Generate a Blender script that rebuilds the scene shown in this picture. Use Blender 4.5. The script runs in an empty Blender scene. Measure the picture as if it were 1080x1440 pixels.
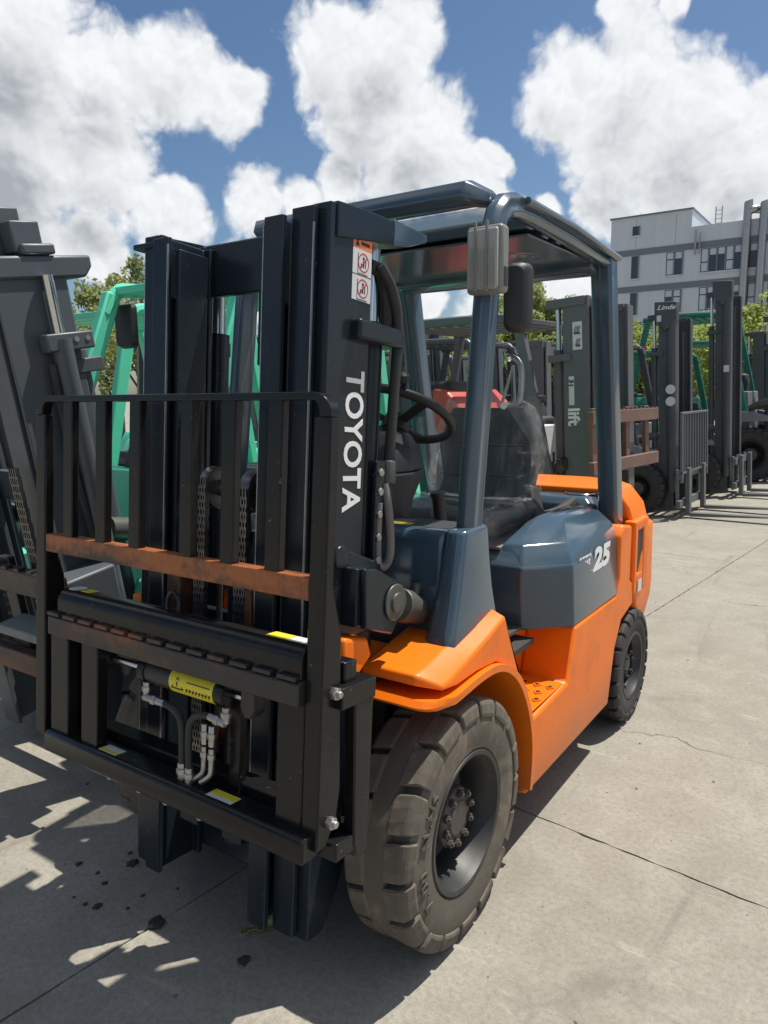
import bpy, bmesh, math, random
from math import sin, cos, pi, radians, atan2, sqrt
from mathutils import Vector, Matrix, Euler, noise
random.seed(7)
SC = bpy.context.scene
COL = SC.collection

# ------------------------------------------------------------------ camera
CAMP = Vector((1.424, -1.6586, 1.5082)); YAW, PITCH, ROLL, FPX = -.5977, .1604, -.0125, 1028.1
fw = Vector((sin(YAW)*cos(PITCH), cos(YAW)*cos(PITCH), -sin(PITCH)))
r0 = Vector((cos(YAW), -sin(YAW), 0)); u0 = r0.cross(fw)
RT = r0*cos(ROLL)+u0*sin(ROLL); UP = -r0*sin(ROLL)+u0*cos(ROLL)
cam_d = bpy.data.cameras.new('camera'); cam = bpy.data.objects.new('camera', cam_d); COL.objects.link(cam)
cam.matrix_world = Matrix(((RT.x, UP.x, -fw.x, CAMP.x), (RT.y, UP.y, -fw.y, CAMP.y), (RT.z, UP.z, -fw.z, CAMP.z), (0, 0, 0, 1)))
cam_d.sensor_fit = 'VERTICAL'; cam_d.sensor_height = 36; cam_d.lens = FPX/1440*36
cam_d.clip_start = .05; cam_d.clip_end = 3000
SC.camera = cam
def pixdir(u, v):
    d = fw+RT*((u-540)/FPX)-UP*((v-720)/FPX); return d.normalized()
def onplane(u, v, ax, val):
    d = pixdir(u, v); return CAMP+d*((val-CAMP[ax])/d[ax])

# ------------------------------------------------------------------ world sky with cumulus
SUN = Vector((.21, .36, 1)).normalized()
SKY_STRENGTH = .078
W = bpy.data.worlds.new('World'); SC.world = W; W.use_nodes = True
nt = W.node_tree; nt.nodes.clear(); L = nt.links
def N(tree, t, **k):
    n = tree.nodes.new(t)
    for a, b in k.items(): setattr(n, a, b)
    return n
def M(tree, op, a, b=None, c=None, clamp=False):
    n = N(tree, 'ShaderNodeMath', operation=op, use_clamp=clamp)
    for i, x in enumerate((a, b, c)):
        if x is None: continue
        if isinstance(x, (int, float)): n.inputs[i].default_value = x
        else: tree.links.new(x, n.inputs[i])
    return n.outputs[0]
def VM(tree, op, a, b=None, s=None):
    n = N(tree, 'ShaderNodeVectorMath', operation=op)
    for i, x in enumerate((a, b)):
        if x is None: continue
        if isinstance(x, (tuple, list, Vector)): n.inputs[i].default_value = tuple(x)
        else: tree.links.new(x, n.inputs[i])
    if s is not None:
        if isinstance(s, (int, float)): n.inputs['Scale'].default_value = s
        else: tree.links.new(s, n.inputs['Scale'])
    return n.outputs['Value'] if op in ('DISTANCE', 'DOT_PRODUCT', 'LENGTH') else n.outputs['Vector']
def sstep(tree, x, a, b, lo=0., hi=1.):
    n = N(tree, 'ShaderNodeMapRange', interpolation_type='SMOOTHSTEP')
    tree.links.new(x, n.inputs[0]); n.inputs[1].default_value = a; n.inputs[2].default_value = b
    n.inputs[3].default_value = lo; n.inputs[4].default_value = hi
    return n.outputs[0]
# clouds seen in the photograph: (px, py, radius px)
BLOBS = [(40, 60, 150), (150, 110, 105), (250, 110, 95), (320, 140, 72), (30, 200, 165), (150, 235, 105), (40, 320, 85), (240, 300, 75), (360, 285, 62), (420, 290, 45),
         (470, 85, 95), (550, 70, 88), (520, 160, 105), (610, 190, 90), (640, 240, 80), (560, 250, 85), (700, 215, 38),
         (800, 130, 95), (900, 110, 105), (980, 170, 125), (880, 215, 110), (1060, 230, 110), (960, 270, 90), (870, 300, 58), (830, 285, 40), (240, 330, 60), (130, 345, 60), (20, 285, 60), (690, 270, 40), (770, 285, 30), (480, 250, 50), (1010, 300, 80), (1075, 150, 60),
         (880, 12, 62), (950, 5, 38), (160, 370, 45), (100, 350, 40), (770, 400, 70), (830, 400, 60), (600, 430, 40), (700, 460, 80), (930, 340, 60), (400, 420, 60), (330, 380, 50)]
g = bpy.data.node_groups.new('cloud_base', 'ShaderNodeTree')
g.interface.new_socket('Vector', in_out='INPUT', socket_type='NodeSocketVector')
g.interface.new_socket('Base', in_out='OUTPUT', socket_type='NodeSocketFloat')
gi = N(g, 'NodeGroupInput'); go = N(g, 'NodeGroupOutput'); v1 = gi.outputs[0]
acc = None
for (px, py, rr) in BLOBS:
    d = pixdir(px, py); ang = .84*rr/FPX/(1+((px-540)/FPX)**2+((py-720)/FPX)**2)**.75
    q = M(g, 'MULTIPLY_ADD', VM(g, 'DISTANCE', v1, d), -1/ang, 1.0)
    acc = q if acc is None else M(g, 'SMOOTH_MAX', acc, q, .25)
# general cumulus cover over the rest of the sky dome
inv = VM(g, 'DOT_PRODUCT', v1, pixdir(540, 200))
gn = N(g, 'ShaderNodeTexNoise'); gn.inputs['Scale'].default_value = 2.6; gn.inputs['Detail'].default_value = 2; g.links.new(VM(g, 'ADD', v1, (3.1, 1.7, .4)), gn.inputs['Vector'])
gen = M(g, 'MULTIPLY', M(g, 'SUBTRACT', gn.outputs['Fac'], .53), 4.5)
gen = M(g, 'SUBTRACT', gen, M(g, 'MULTIPLY', sstep(g, inv, .80, .90), 3.0))
acc = M(g, 'MAXIMUM', M(g, 'MAXIMUM', acc, gen), -1.0)
g.links.new(acc, go.inputs[0])
tc = N(nt, 'ShaderNodeTexCoord'); dirv = tc.outputs['Generated']
nz = N(nt, 'ShaderNodeTexNoise'); nz.inputs['Scale'].default_value = 8; nz.inputs['Detail'].default_value = 4; nz.inputs['Roughness'].default_value = .6; L.new(dirv, nz.inputs['Vector'])
wv = VM(nt, 'ADD', dirv, VM(nt, 'SCALE', VM(nt, 'SUBTRACT', nz.outputs['Color'], (.5, .5, .5)), s=.06))
def base(vec):
    n = N(nt, 'ShaderNodeGroup'); n.node_tree = g; L.new(vec, n.inputs[0]); return n.outputs[0]
A0 = base(wv); A1 = base(VM(nt, 'ADD', wv, tuple(SUN*.06)))
def puffs(vec):
    vo = N(nt, 'ShaderNodeTexVoronoi', feature='F1'); vo.inputs['Scale'].default_value = 20; vo.inputs['Detail'].default_value = 2; vo.inputs['Roughness'].default_value = .55; vo.inputs['Lacunarity'].default_value = 2.3; vo.normalize = True
    L.new(vec, vo.inputs['Vector']); return vo.outputs['Distance']
V0 = puffs(wv); V1 = puffs(VM(nt, 'ADD', wv, tuple(SUN*.010)))
n2 = N(nt, 'ShaderNodeTexNoise'); n2.inputs['Scale'].default_value = 42; n2.inputs['Detail'].default_value = 5; n2.inputs['Roughness'].default_value = .6; L.new(wv, n2.inputs['Vector'])
puff = M(nt, 'SUBTRACT', .42, V0)
fine = M(nt, 'SUBTRACT', n2.outputs['Fac'], .5)
D0 = M(nt, 'ADD', A0, M(nt, 'ADD', M(nt, 'MULTIPLY', puff, .95), M(nt, 'MULTIPLY', fine, .42)))
alpha = sstep(nt, D0, .06, .42)
relief = M(nt, 'SUBTRACT', V1, V0)
occ = M(nt, 'MULTIPLY', sstep(nt, A1, -.05, 1.0), sstep(nt, A0, -.05, .60))
occ = M(nt, 'SUBTRACT', M(nt, 'ADD', occ, .10), M(nt, 'ADD', M(nt, 'MULTIPLY', relief, 1.2), M(nt, 'MULTIPLY', fine, .08)), clamp=True)
ramp = N(nt, 'ShaderNodeValToRGB'); L.new(occ, ramp.inputs[0])
e = ramp.color_ramp.elements; e[0].position = 0; e[0].color = (.93, .95, .97, 1); e[1].position = 1.0; e[1].color = (.40, .43, .47, 1)
m_ = ramp.color_ramp.elements.new(.45); m_.color = (.72, .745, .77, 1)
sky = N(nt, 'ShaderNodeTexSky', sky_type='NISHITA'); sky.sun_disc = False
sky.sun_elevation = math.asin(SUN.z); sky.sun_rotation = atan2(SUN.x, SUN.y); sky.altitude = 0; sky.air_density = 1.0; sky.dust_density = 1.0; sky.ozone_density = 2.5
hs = N(nt, 'ShaderNodeHueSaturation'); hs.inputs['Saturation'].default_value = 1.14; L.new(sky.outputs[0], hs.inputs['Color'])
bg1 = N(nt, 'ShaderNodeBackground'); L.new(hs.outputs[0], bg1.inputs[0]); bg1.inputs[1].default_value = SKY_STRENGTH
bg2 = N(nt, 'ShaderNodeBackground'); L.new(ramp.outputs[0], bg2.inputs[0]); bg2.inputs[1].default_value = .84
mx = N(nt, 'ShaderNodeMixShader'); L.new(alpha, mx.inputs[0]); L.new(bg1.outputs[0], mx.inputs[1]); L.new(bg2.outputs[0], mx.inputs[2])
W.cycles.sampling_method = 'NONE'
wo = N(nt, 'ShaderNodeOutputWorld'); L.new(mx.outputs[0], wo.inputs[0])
# ------------------------------------------------------------------ sun, exposure
sd = bpy.data.lights.new('sun', 'SUN'); sd.energy = 4.9; sd.angle = radians(.53); sd.color = (1, .95, .87)
so = bpy.data.objects.new('sun', sd); COL.objects.link(so); so.rotation_euler = (-SUN).to_track_quat('-Z', 'Y').to_euler(); so.location = (3, 8, 20)
SC.view_settings.view_transform = 'Standard'; SC.view_settings.look = 'None'; SC.view_settings.gamma = 1; SC.view_settings.exposure = 0.26
SC.view_settings.use_curve_mapping = False

# ------------------------------------------------------------------ materials
MATS = {}
def mat(name): return MATS[name]
def newmat(name):
    m = bpy.data.materials.new(name); m.use_nodes = True; t = m.node_tree
    MATS[name] = m
    return m, t, t.nodes['Principled BSDF']
def mixc(t, fac, a, b):
    n = N(t, 'ShaderNodeMix', data_type='RGBA')
    for s_, x in ((n.inputs[0], fac), (n.inputs[6], a), (n.inputs[7], b)):
        if isinstance(x, (int, float)): s_.default_value = x
        elif isinstance(x, (tuple, list)): s_.default_value = (*x[:3], 1)
        else: t.links.new(x, s_)
    return n.outputs[2]
def tnoise(t, vec, scale, detail=5, rough=.55, dist=0):
    n = N(t, 'ShaderNodeTexNoise'); n.inputs['Scale'].default_value = scale; n.inputs['Detail'].default_value = detail
    n.inputs['Roughness'].default_value = rough; n.inputs['Distortion'].default_value = dist
    if vec is not None: t.links.new(vec, n.inputs['Vector'])
    return n.outputs['Fac']
def paint(name, col, rough=.35, var=.25, dirt=(.12, .10, .08), damt=.25, bump=.15, coat=0., metal=0., dscale=6, chips=0., spec=.5, streak=0., chipc=(.35, .36, .36), grime=0):
    m, t, b = newmat(name)
    tcx = N(t, 'ShaderNodeTexCoord'); v = tcx.outputs['Object']
    n1 = tnoise(t, v, 3, 4); n2 = tnoise(t, v, dscale, 7, .65, .4); n3 = tnoise(t, v, 60, 4)
    c = mixc(t, n1, tuple(x*(1-var) for x in col), tuple(min(1, x*(1+var)) for x in col))
    if streak:
        mp = N(t, 'ShaderNodeMapping'); mp.inputs['Scale'].default_value = (38, 38, 1.1); t.links.new(v, mp.inputs[0]); ns = tnoise(t, mp.outputs[0], 1.0, 6, .7, .2)
        n2 = M(t, 'ADD', M(t, 'MULTIPLY', n2, 1-.6*streak), M(t, 'MULTIPLY', ns, .6*streak))
    df = M(t, 'MULTIPLY', sstep(t, n2, .45, .78), damt)
    c = mixc(t, df, c, dirt)
    if chips:
        n4 = tnoise(t, v, 38, 5, .7); c = mixc(t, M(t, 'MULTIPLY', sstep(t, n4, .67, .70), chips), c, chipc)
    if grime:
        sp_ = N(t, 'ShaderNodeSeparateXYZ'); t.links.new(v, sp_.inputs[0]); gz_ = sstep(t, M(t, 'ADD', sp_.outputs[2], M(t, 'MULTIPLY', M(t, 'SUBTRACT', n2, .5), .5)), .42, .16)
        c = mixc(t, M(t, 'MULTIPLY', gz_, .55), c, (.20, .12, .07))
    t.links.new(c, b.inputs['Base Color'])
    rg = M(t, 'ADD', M(t, 'MULTIPLY', n2, .35), rough-.15, clamp=True); t.links.new(rg, b.inputs['Roughness'])
    b.inputs['Coat Weight'].default_value = coat; b.inputs['Coat Roughness'].default_value = .12; b.inputs['Metallic'].default_value = metal
    b.inputs['Specular IOR Level'].default_value = spec
    if bump:
        bp = N(t, 'ShaderNodeBump'); bp.inputs['Strength'].default_value = bump; bp.inputs['Distance'].default_value = .004
        t.links.new(M(t, 'ADD', M(t, 'MULTIPLY', n2, .6), M(t, 'MULTIPLY', n3, .25)), bp.inputs['Height']); t.links.new(bp.outputs[0], b.inputs['Normal'])
    return m
paint('mast_black', (.014, .021, .028), .20, .25, (.034, .040, .046), .40, .22, chips=.22, dscale=9, streak=1, spec=.28)
paint('carriage_black', (.010, .0105, .011), .20, .25, (.045, .030, .021), .40, .3, chips=.3, dscale=10, streak=.6, spec=.28)
paint('guard_blue', (.055, .092, .125), .17, .12, (.10, .12, .13), .2, .06, coat=.5)
paint('hood_blue', (.046, .082, .115), .12, .12, (.09, .11, .12), .3, .07, coat=.3)
paint('orange', (.86, .175, .003), .40, .07, (.38, .115, .03), .5, .10, coat=.12, chips=.3, spec=.3, streak=.5, chipc=(.10, .06, .04), grime=1)
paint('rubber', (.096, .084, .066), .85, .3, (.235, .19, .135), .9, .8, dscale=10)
paint('rubber_black', (.03, .03, .03), .7, .2, (.09, .08, .065), .5, .3)
paint('rim_black', (.022, .023, .024), .45, .2, (.10, .085, .065), .45, .3)
paint('hub_brown', (.065, .055, .050), .55, .2, (.12, .09, .07), .6, .5, dscale=20)
paint('plastic_black', (.018, .019, .021), .5, .15, (.06, .06, .06), .3, .15)
paint('plastic_dash', (.022, .024, .028), .55, .15, (.07, .07, .07), .35, .2)
paint('vinyl', (.014, .015, .016), .42, .15, (.05, .05, .05), .3, .2)
paint('chrome', (.6, .6, .6), .18, .1, (.3, .28, .25), .2, .05, metal=1.)
paint('steel', (.42, .42, .41), .35, .15, (.16, .11, .07), .5, .3, metal=.9, dscale=20)
paint('gunmetal', (.075, .078, .068), .4, .15, (.10, .09, .07), .4, .3)
paint('chain_dark', (.22, .215, .21), .30, .2, (.12, .09, .06), .5, .4, metal=.8)
paint('white_paint', (.8, .8, .8), .5, .03, (.5, .48, .45), .15, 0)
paint('sticker_white', (.62, .63, .64), .45, .05, (.4, .38, .36), .25, 0)
paint('sticker_yellow', (.75, .62, .03), .45, .1, (.25, .2, .08), .5, 0)
paint('sticker_orange', (.80, .20, .06), .45, .05, (.5, .2, .1), .2, 0)
paint('ink_red', (.5, .03, .04), .5, .05, (.4, .05, .05), .1, 0)
paint('ink_black', (.02, .02, .02), .5, .05, (.05, .05, .05), .1, 0)
paint('lamp_grey', (.20, .205, .19), .35, .15, (.30, .28, .22), .4, .2)
paint('mint', (.10, .62, .40), .4, .1, (.2, .4, .3), .3, .08)
paint('dark_green', (.01, .16, .10), .4, .1, (.05, .1, .08), .3, .1)
paint('grey_body', (.17, .185, .19), .5, .12, (.1, .09, .08), .4, .15)
paint('grey_dark', (.075, .09, .102), .45, .15, (.09, .085, .08), .45, .25)
paint('hazed_black', (.060, .068, .075), .42, .25, (.09, .08, .075), .5, .3)  # black lifted towards grey, background haze put into the colour
paint('old_mast', (.11, .12, .125), .5, .15, (.14, .12, .10), .5, .25)
paint('red_paint', (.50, .07, .05), .42, .08, (.3, .08, .06), .3, .1)
paint('rust_brown', (.15, .085, .065), .6, .25, (.24, .16, .13), .6, .3)
paint('tail_red', (.7, .05, .03), .3, .05, (.4, .05, .03), .2, 0)
paint('offwhite', (.70, .70, .70), .5, .05, (.35, .33, .3), .4, .1)
paint('bark', (.10, .075, .055), .85, .3, (.05, .04, .03), .6, .8)
paint('mud', (.045, .036, .028), .9, .3, (.08, .06, .045), .5, .8)
paint('trim_brown', (.16, .14, .135), .6, .2, (.25, .22, .2), .5, .3)
paint('dead_leaf', (.25, .27, .09), .7, .3, (.2, .14, .05), .5, .3)
# paint over old orange paint: dark enamel through which a rust-orange undercoat shows
def worn(name, under=(.30, .085, .018), lo=.35, hi=.62, sc=2.2):
    m, t, b = newmat(name); tcx = N(t, 'ShaderNodeTexCoord'); v = tcx.outputs['Object']
    mp = N(t, 'ShaderNodeMapping'); mp.inputs['Scale'].default_value = (.7, 1.6, 1.6); t.links.new(v, mp.inputs[0])
    n = tnoise(t, mp.outputs[0], sc, 6, .6, .3); n2 = tnoise(t, v, 45, 5, .65)
    f = sstep(t, M(t, 'ADD', n, M(t, 'MULTIPLY', M(t, 'SUBTRACT', n2, .5), .25)), lo, hi)
    t.links.new(mixc(t, f, (.024, .022, .021), mixc(t, n2, tuple(x*.6 for x in under), tuple(x*1.3 for x in under))), b.inputs['Base Color'])
    t.links.new(M(t, 'ADD', M(t, 'MULTIPLY', n2, .3), .3), b.inputs['Roughness'])
    bp = N(t, 'ShaderNodeBump'); bp.inputs['Strength'].default_value = .4; bp.inputs['Distance'].default_value = .003; t.links.new(n2, bp.inputs['Height']); t.links.new(bp.outputs[0], b.inputs['Normal'])
worn('worn_bar', (.34, .10, .025), lo=.34, hi=.52)
worn('worn_low', (.20, .06, .02), lo=.46, hi=.68)
def m_concrete():
    m, t, b = newmat('concrete'); geo = N(t, 'ShaderNodeNewGeometry'); v = geo.outputs['Position']
    n1 = tnoise(t, v, .7, 5, .6, .3); n2 = tnoise(t, v, 5, 8, .7, .4); n3 = tnoise(t, v, 55, 6, .75); n4 = tnoise(t, v, 210, 3, .65)
    c = mixc(t, sstep(t, n1, .25, .75), (.235, .215, .175), (.325, .303, .25))
    c = mixc(t, M(t, 'MULTIPLY', sstep(t, n2, .35, .75), .6), c, (.38, .36, .305))
    c = mixc(t, M(t, 'MULTIPLY', sstep(t, n3, .38, .72), .6), c, (.165, .15, .128))
    sp = sstep(t, n4, .60, .72); c = mixc(t, M(t, 'MULTIPLY', sp, .6), c, (.52, .49, .42))
    sd_ = sstep(t, n4, .40, .30); c = mixc(t, M(t, 'MULTIPLY', sd_, .65), c, (.10, .09, .075))
    # oil and tyre stains
    n5 = tnoise(t, v, 1.7, 4, .6, 1.0); c = mixc(t, M(t, 'MULTIPLY', sstep(t, n5, .60, .76), .35), c, (.12, .107, .09))
    mpa = N(t, 'ShaderNodeMapping'); mpa.inputs['Scale'].default_value = (5.5, .55, 1); mpa.inputs['Rotation'].default_value = (0, 0, .22); t.links.new(v, mpa.inputs[0]); ta = tnoise(t, mpa.outputs[0], 1.0, 6, .65, .5)
    c = mixc(t, M(t, 'MULTIPLY', sstep(t, ta, .58, .72), .38), c, (.12, .108, .09))
    mpb = N(t, 'ShaderNodeMapping'); mpb.inputs['Scale'].default_value = (2, 9, 1); mpb.inputs['Rotation'].default_value = (0, 0, .5); t.links.new(v, mpb.inputs[0]); tb_ = tnoise(t, mpb.outputs[0], 1.3, 6, .7, .8)
    c = mixc(t, M(t, 'MULTIPLY', sstep(t, tb_, .60, .74), .5), c, (.47, .44, .375))
    # hairline cracks
    vd = N(t, 'ShaderNodeTexNoise'); vd.inputs['Scale'].default_value = 2.3; vd.inputs['Detail'].default_value = 6; t.links.new(v, vd.inputs['Vector'])
    vw = VM(t, 'ADD', v, VM(t, 'SCALE', VM(t, 'SUBTRACT', vd.outputs['Color'], (.5, .5, .5)), s=.5))
    vr = N(t, 'ShaderNodeTexVoronoi', feature='DISTANCE_TO_EDGE'); vr.inputs['Scale'].default_value = .42; t.links.new(VM(t, 'ADD', vw, (.35, .2, .0)), vr.inputs['Vector'])
    cr = sstep(t, vr.outputs['Distance'], .0035, .0005); cr = M(t, 'MULTIPLY', cr, sstep(t, n1, .44, .56)); sx_ = N(t, 'ShaderNodeSeparateXYZ'); t.links.new(v, sx_.inputs[0]); cr = M(t, 'MULTIPLY', cr, sstep(t, sx_.outputs[0], .45, .6))
    c = mixc(t, M(t, 'MULTIPLY', cr, .6), c, (.07, .06, .05))
    t.links.new(c, b.inputs['Base Color']); b.inputs['Roughness'].default_value = .85; b.inputs['Specular IOR Level'].default_value = .35
    h = M(t, 'ADD', M(t, 'ADD', M(t, 'MULTIPLY', n4, .5), M(t, 'MULTIPLY', n3, .8)), M(t, 'MULTIPLY', cr, -1.5))
    bp = N(t, 'ShaderNodeBump'); bp.inputs['Strength'].default_value = .45; bp.inputs['Distance'].default_value = .004; t.links.new(h, bp.inputs['Height']); t.links.new(bp.outputs[0], b.inputs['Normal'])
m_concrete()
def m_plastic_film():
    m, t, b = newmat('plastic_film')
    tcx = N(t, 'ShaderNodeTexCoord'); mp = N(t, 'ShaderNodeMapping'); mp.inputs['Scale'].default_value = (1.6, 1.6, .45); t.links.new(tcx.outputs['Object'], mp.inputs[0]); n = tnoise(t, mp.outputs[0], 9, 6, .6, 1.0); w = tnoise(t, tcx.outputs['Object'], 26, 5, .6, 2.0)
    b.inputs['Base Color'].default_value = (.80, .81, .81, 1); b.inputs['Roughness'].default_value = .10
    crease_hl = M(t, 'SUBTRACT', 1.0, M(t, 'ABSOLUTE', M(t, 'MULTIPLY', M(t, 'SUBTRACT', n, .5), 6.0)))  # crease highlights put in as thin, more opaque white lines
    mp2 = N(t, 'ShaderNodeMapping'); mp2.inputs['Scale'].default_value = (14, 14, 2.2); t.links.new(tcx.outputs['Object'], mp2.inputs[0]); sn = tnoise(t, mp2.outputs[0], 1.0, 4, .55, .6)
    a = M(t, 'ADD', M(t, 'ADD', .09, M(t, 'MULTIPLY', sstep(t, sn, .42, .78), .24)), M(t, 'MULTIPLY', sstep(t, crease_hl, .9, 1.0), .10)); t.links.new(a, b.inputs['Alpha'])
    bp = N(t, 'ShaderNodeBump'); bp.inputs['Strength'].default_value = .9; bp.inputs['Distance'].default_value = .02; t.links.new(w, bp.inputs['Height']); t.links.new(bp.outputs[0], b.inputs['Normal'])
m_plastic_film()
def m_lens():
    m, t, b = newmat('lamp_lens'); b.inputs['Base Color'].default_value = (.42, .42, .38, 1); b.inputs['Roughness'].default_value = .18; b.inputs['Alpha'].default_value = .75; b.inputs['Coat Weight'].default_value = .4
m_lens()
def m_mirror():
    m, t, b = newmat('mirror_glass'); b.inputs['Base Color'].default_value = (.7, .72, .74, 1); b.inputs['Metallic'].default_value = 1; b.inputs['Roughness'].default_value = .05
m_mirror()
def m_roofglass():
    m, t, b = newmat('roof_panel'); b.inputs['Base Color'].default_value = (.35, .42, .44, 1); b.inputs['Roughness'].default_value = .15; b.inputs['Alpha'].default_value = .45
m_roofglass()
def m_leaf(name, c1, c2):
    m, t, b = newmat(name); oi = N(t, 'ShaderNodeNewGeometry'); n = tnoise(t, oi.outputs['Position'], 1.1, 3); n2 = tnoise(t, oi.outputs['Position'], 9, 2)
    c = mixc(t, sstep(t, M(t, 'ADD', M(t, 'MULTIPLY', n, .5), M(t, 'MULTIPLY', n2, .5)), .3, .7), c1, c2); t.links.new(c, b.inputs['Base Color']); b.inputs['Roughness'].default_value = .55
    tr = N(t, 'ShaderNodeBsdfTranslucent'); t.links.new(c, tr.inputs[0]); ms = N(t, 'ShaderNodeMixShader'); ms.inputs[0].default_value = .55
    t.links.new(b.outputs[0], ms.inputs[1]); t.links.new(tr.outputs[0], ms.inputs[2]); t.links.new(ms.outputs[0], t.nodes['Material Output'].inputs[0])
m_leaf('leaf_green', (.22, .30, .06), (.42, .48, .14)); m_leaf('leaf_olive', (.22, .27, .09), (.38, .42, .16)); m_leaf('leaf_deep', (.12, .19, .06), (.24, .31, .10))
def m_build():
    m, t, b = newmat('facade'); geo = N(t, 'ShaderNodeNewGeometry'); mp = N(t, 'ShaderNodeMapping'); mp.inputs['Scale'].default_value = (1.6, 1.6, .12); t.links.new(geo.outputs['Position'], mp.inputs[0]); n = tnoise(t, mp.outputs[0], .9, 6, .7)
    t.links.new(mixc(t, n, (.44, .48, .52), (.62, .66, .70)), b.inputs['Base Color']); b.inputs['Roughness'].default_value = .6
    m, t, b = newmat('facade_band'); b.inputs['Base Color'].default_value = (.15, .175, .21, 1); b.inputs['Roughness'].default_value = .6
    m, t, b = newmat('window_dark'); b.inputs['Base Color'].default_value = (.035, .045, .055, 1); b.inputs['Roughness'].default_value = .08; b.inputs['Specular IOR Level'].default_value = .8
    m, t, b = newmat('window_blind'); b.inputs['Base Color'].default_value = (.50, .54, .58, 1); b.inputs['Roughness'].default_value = .3
m_build()

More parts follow.
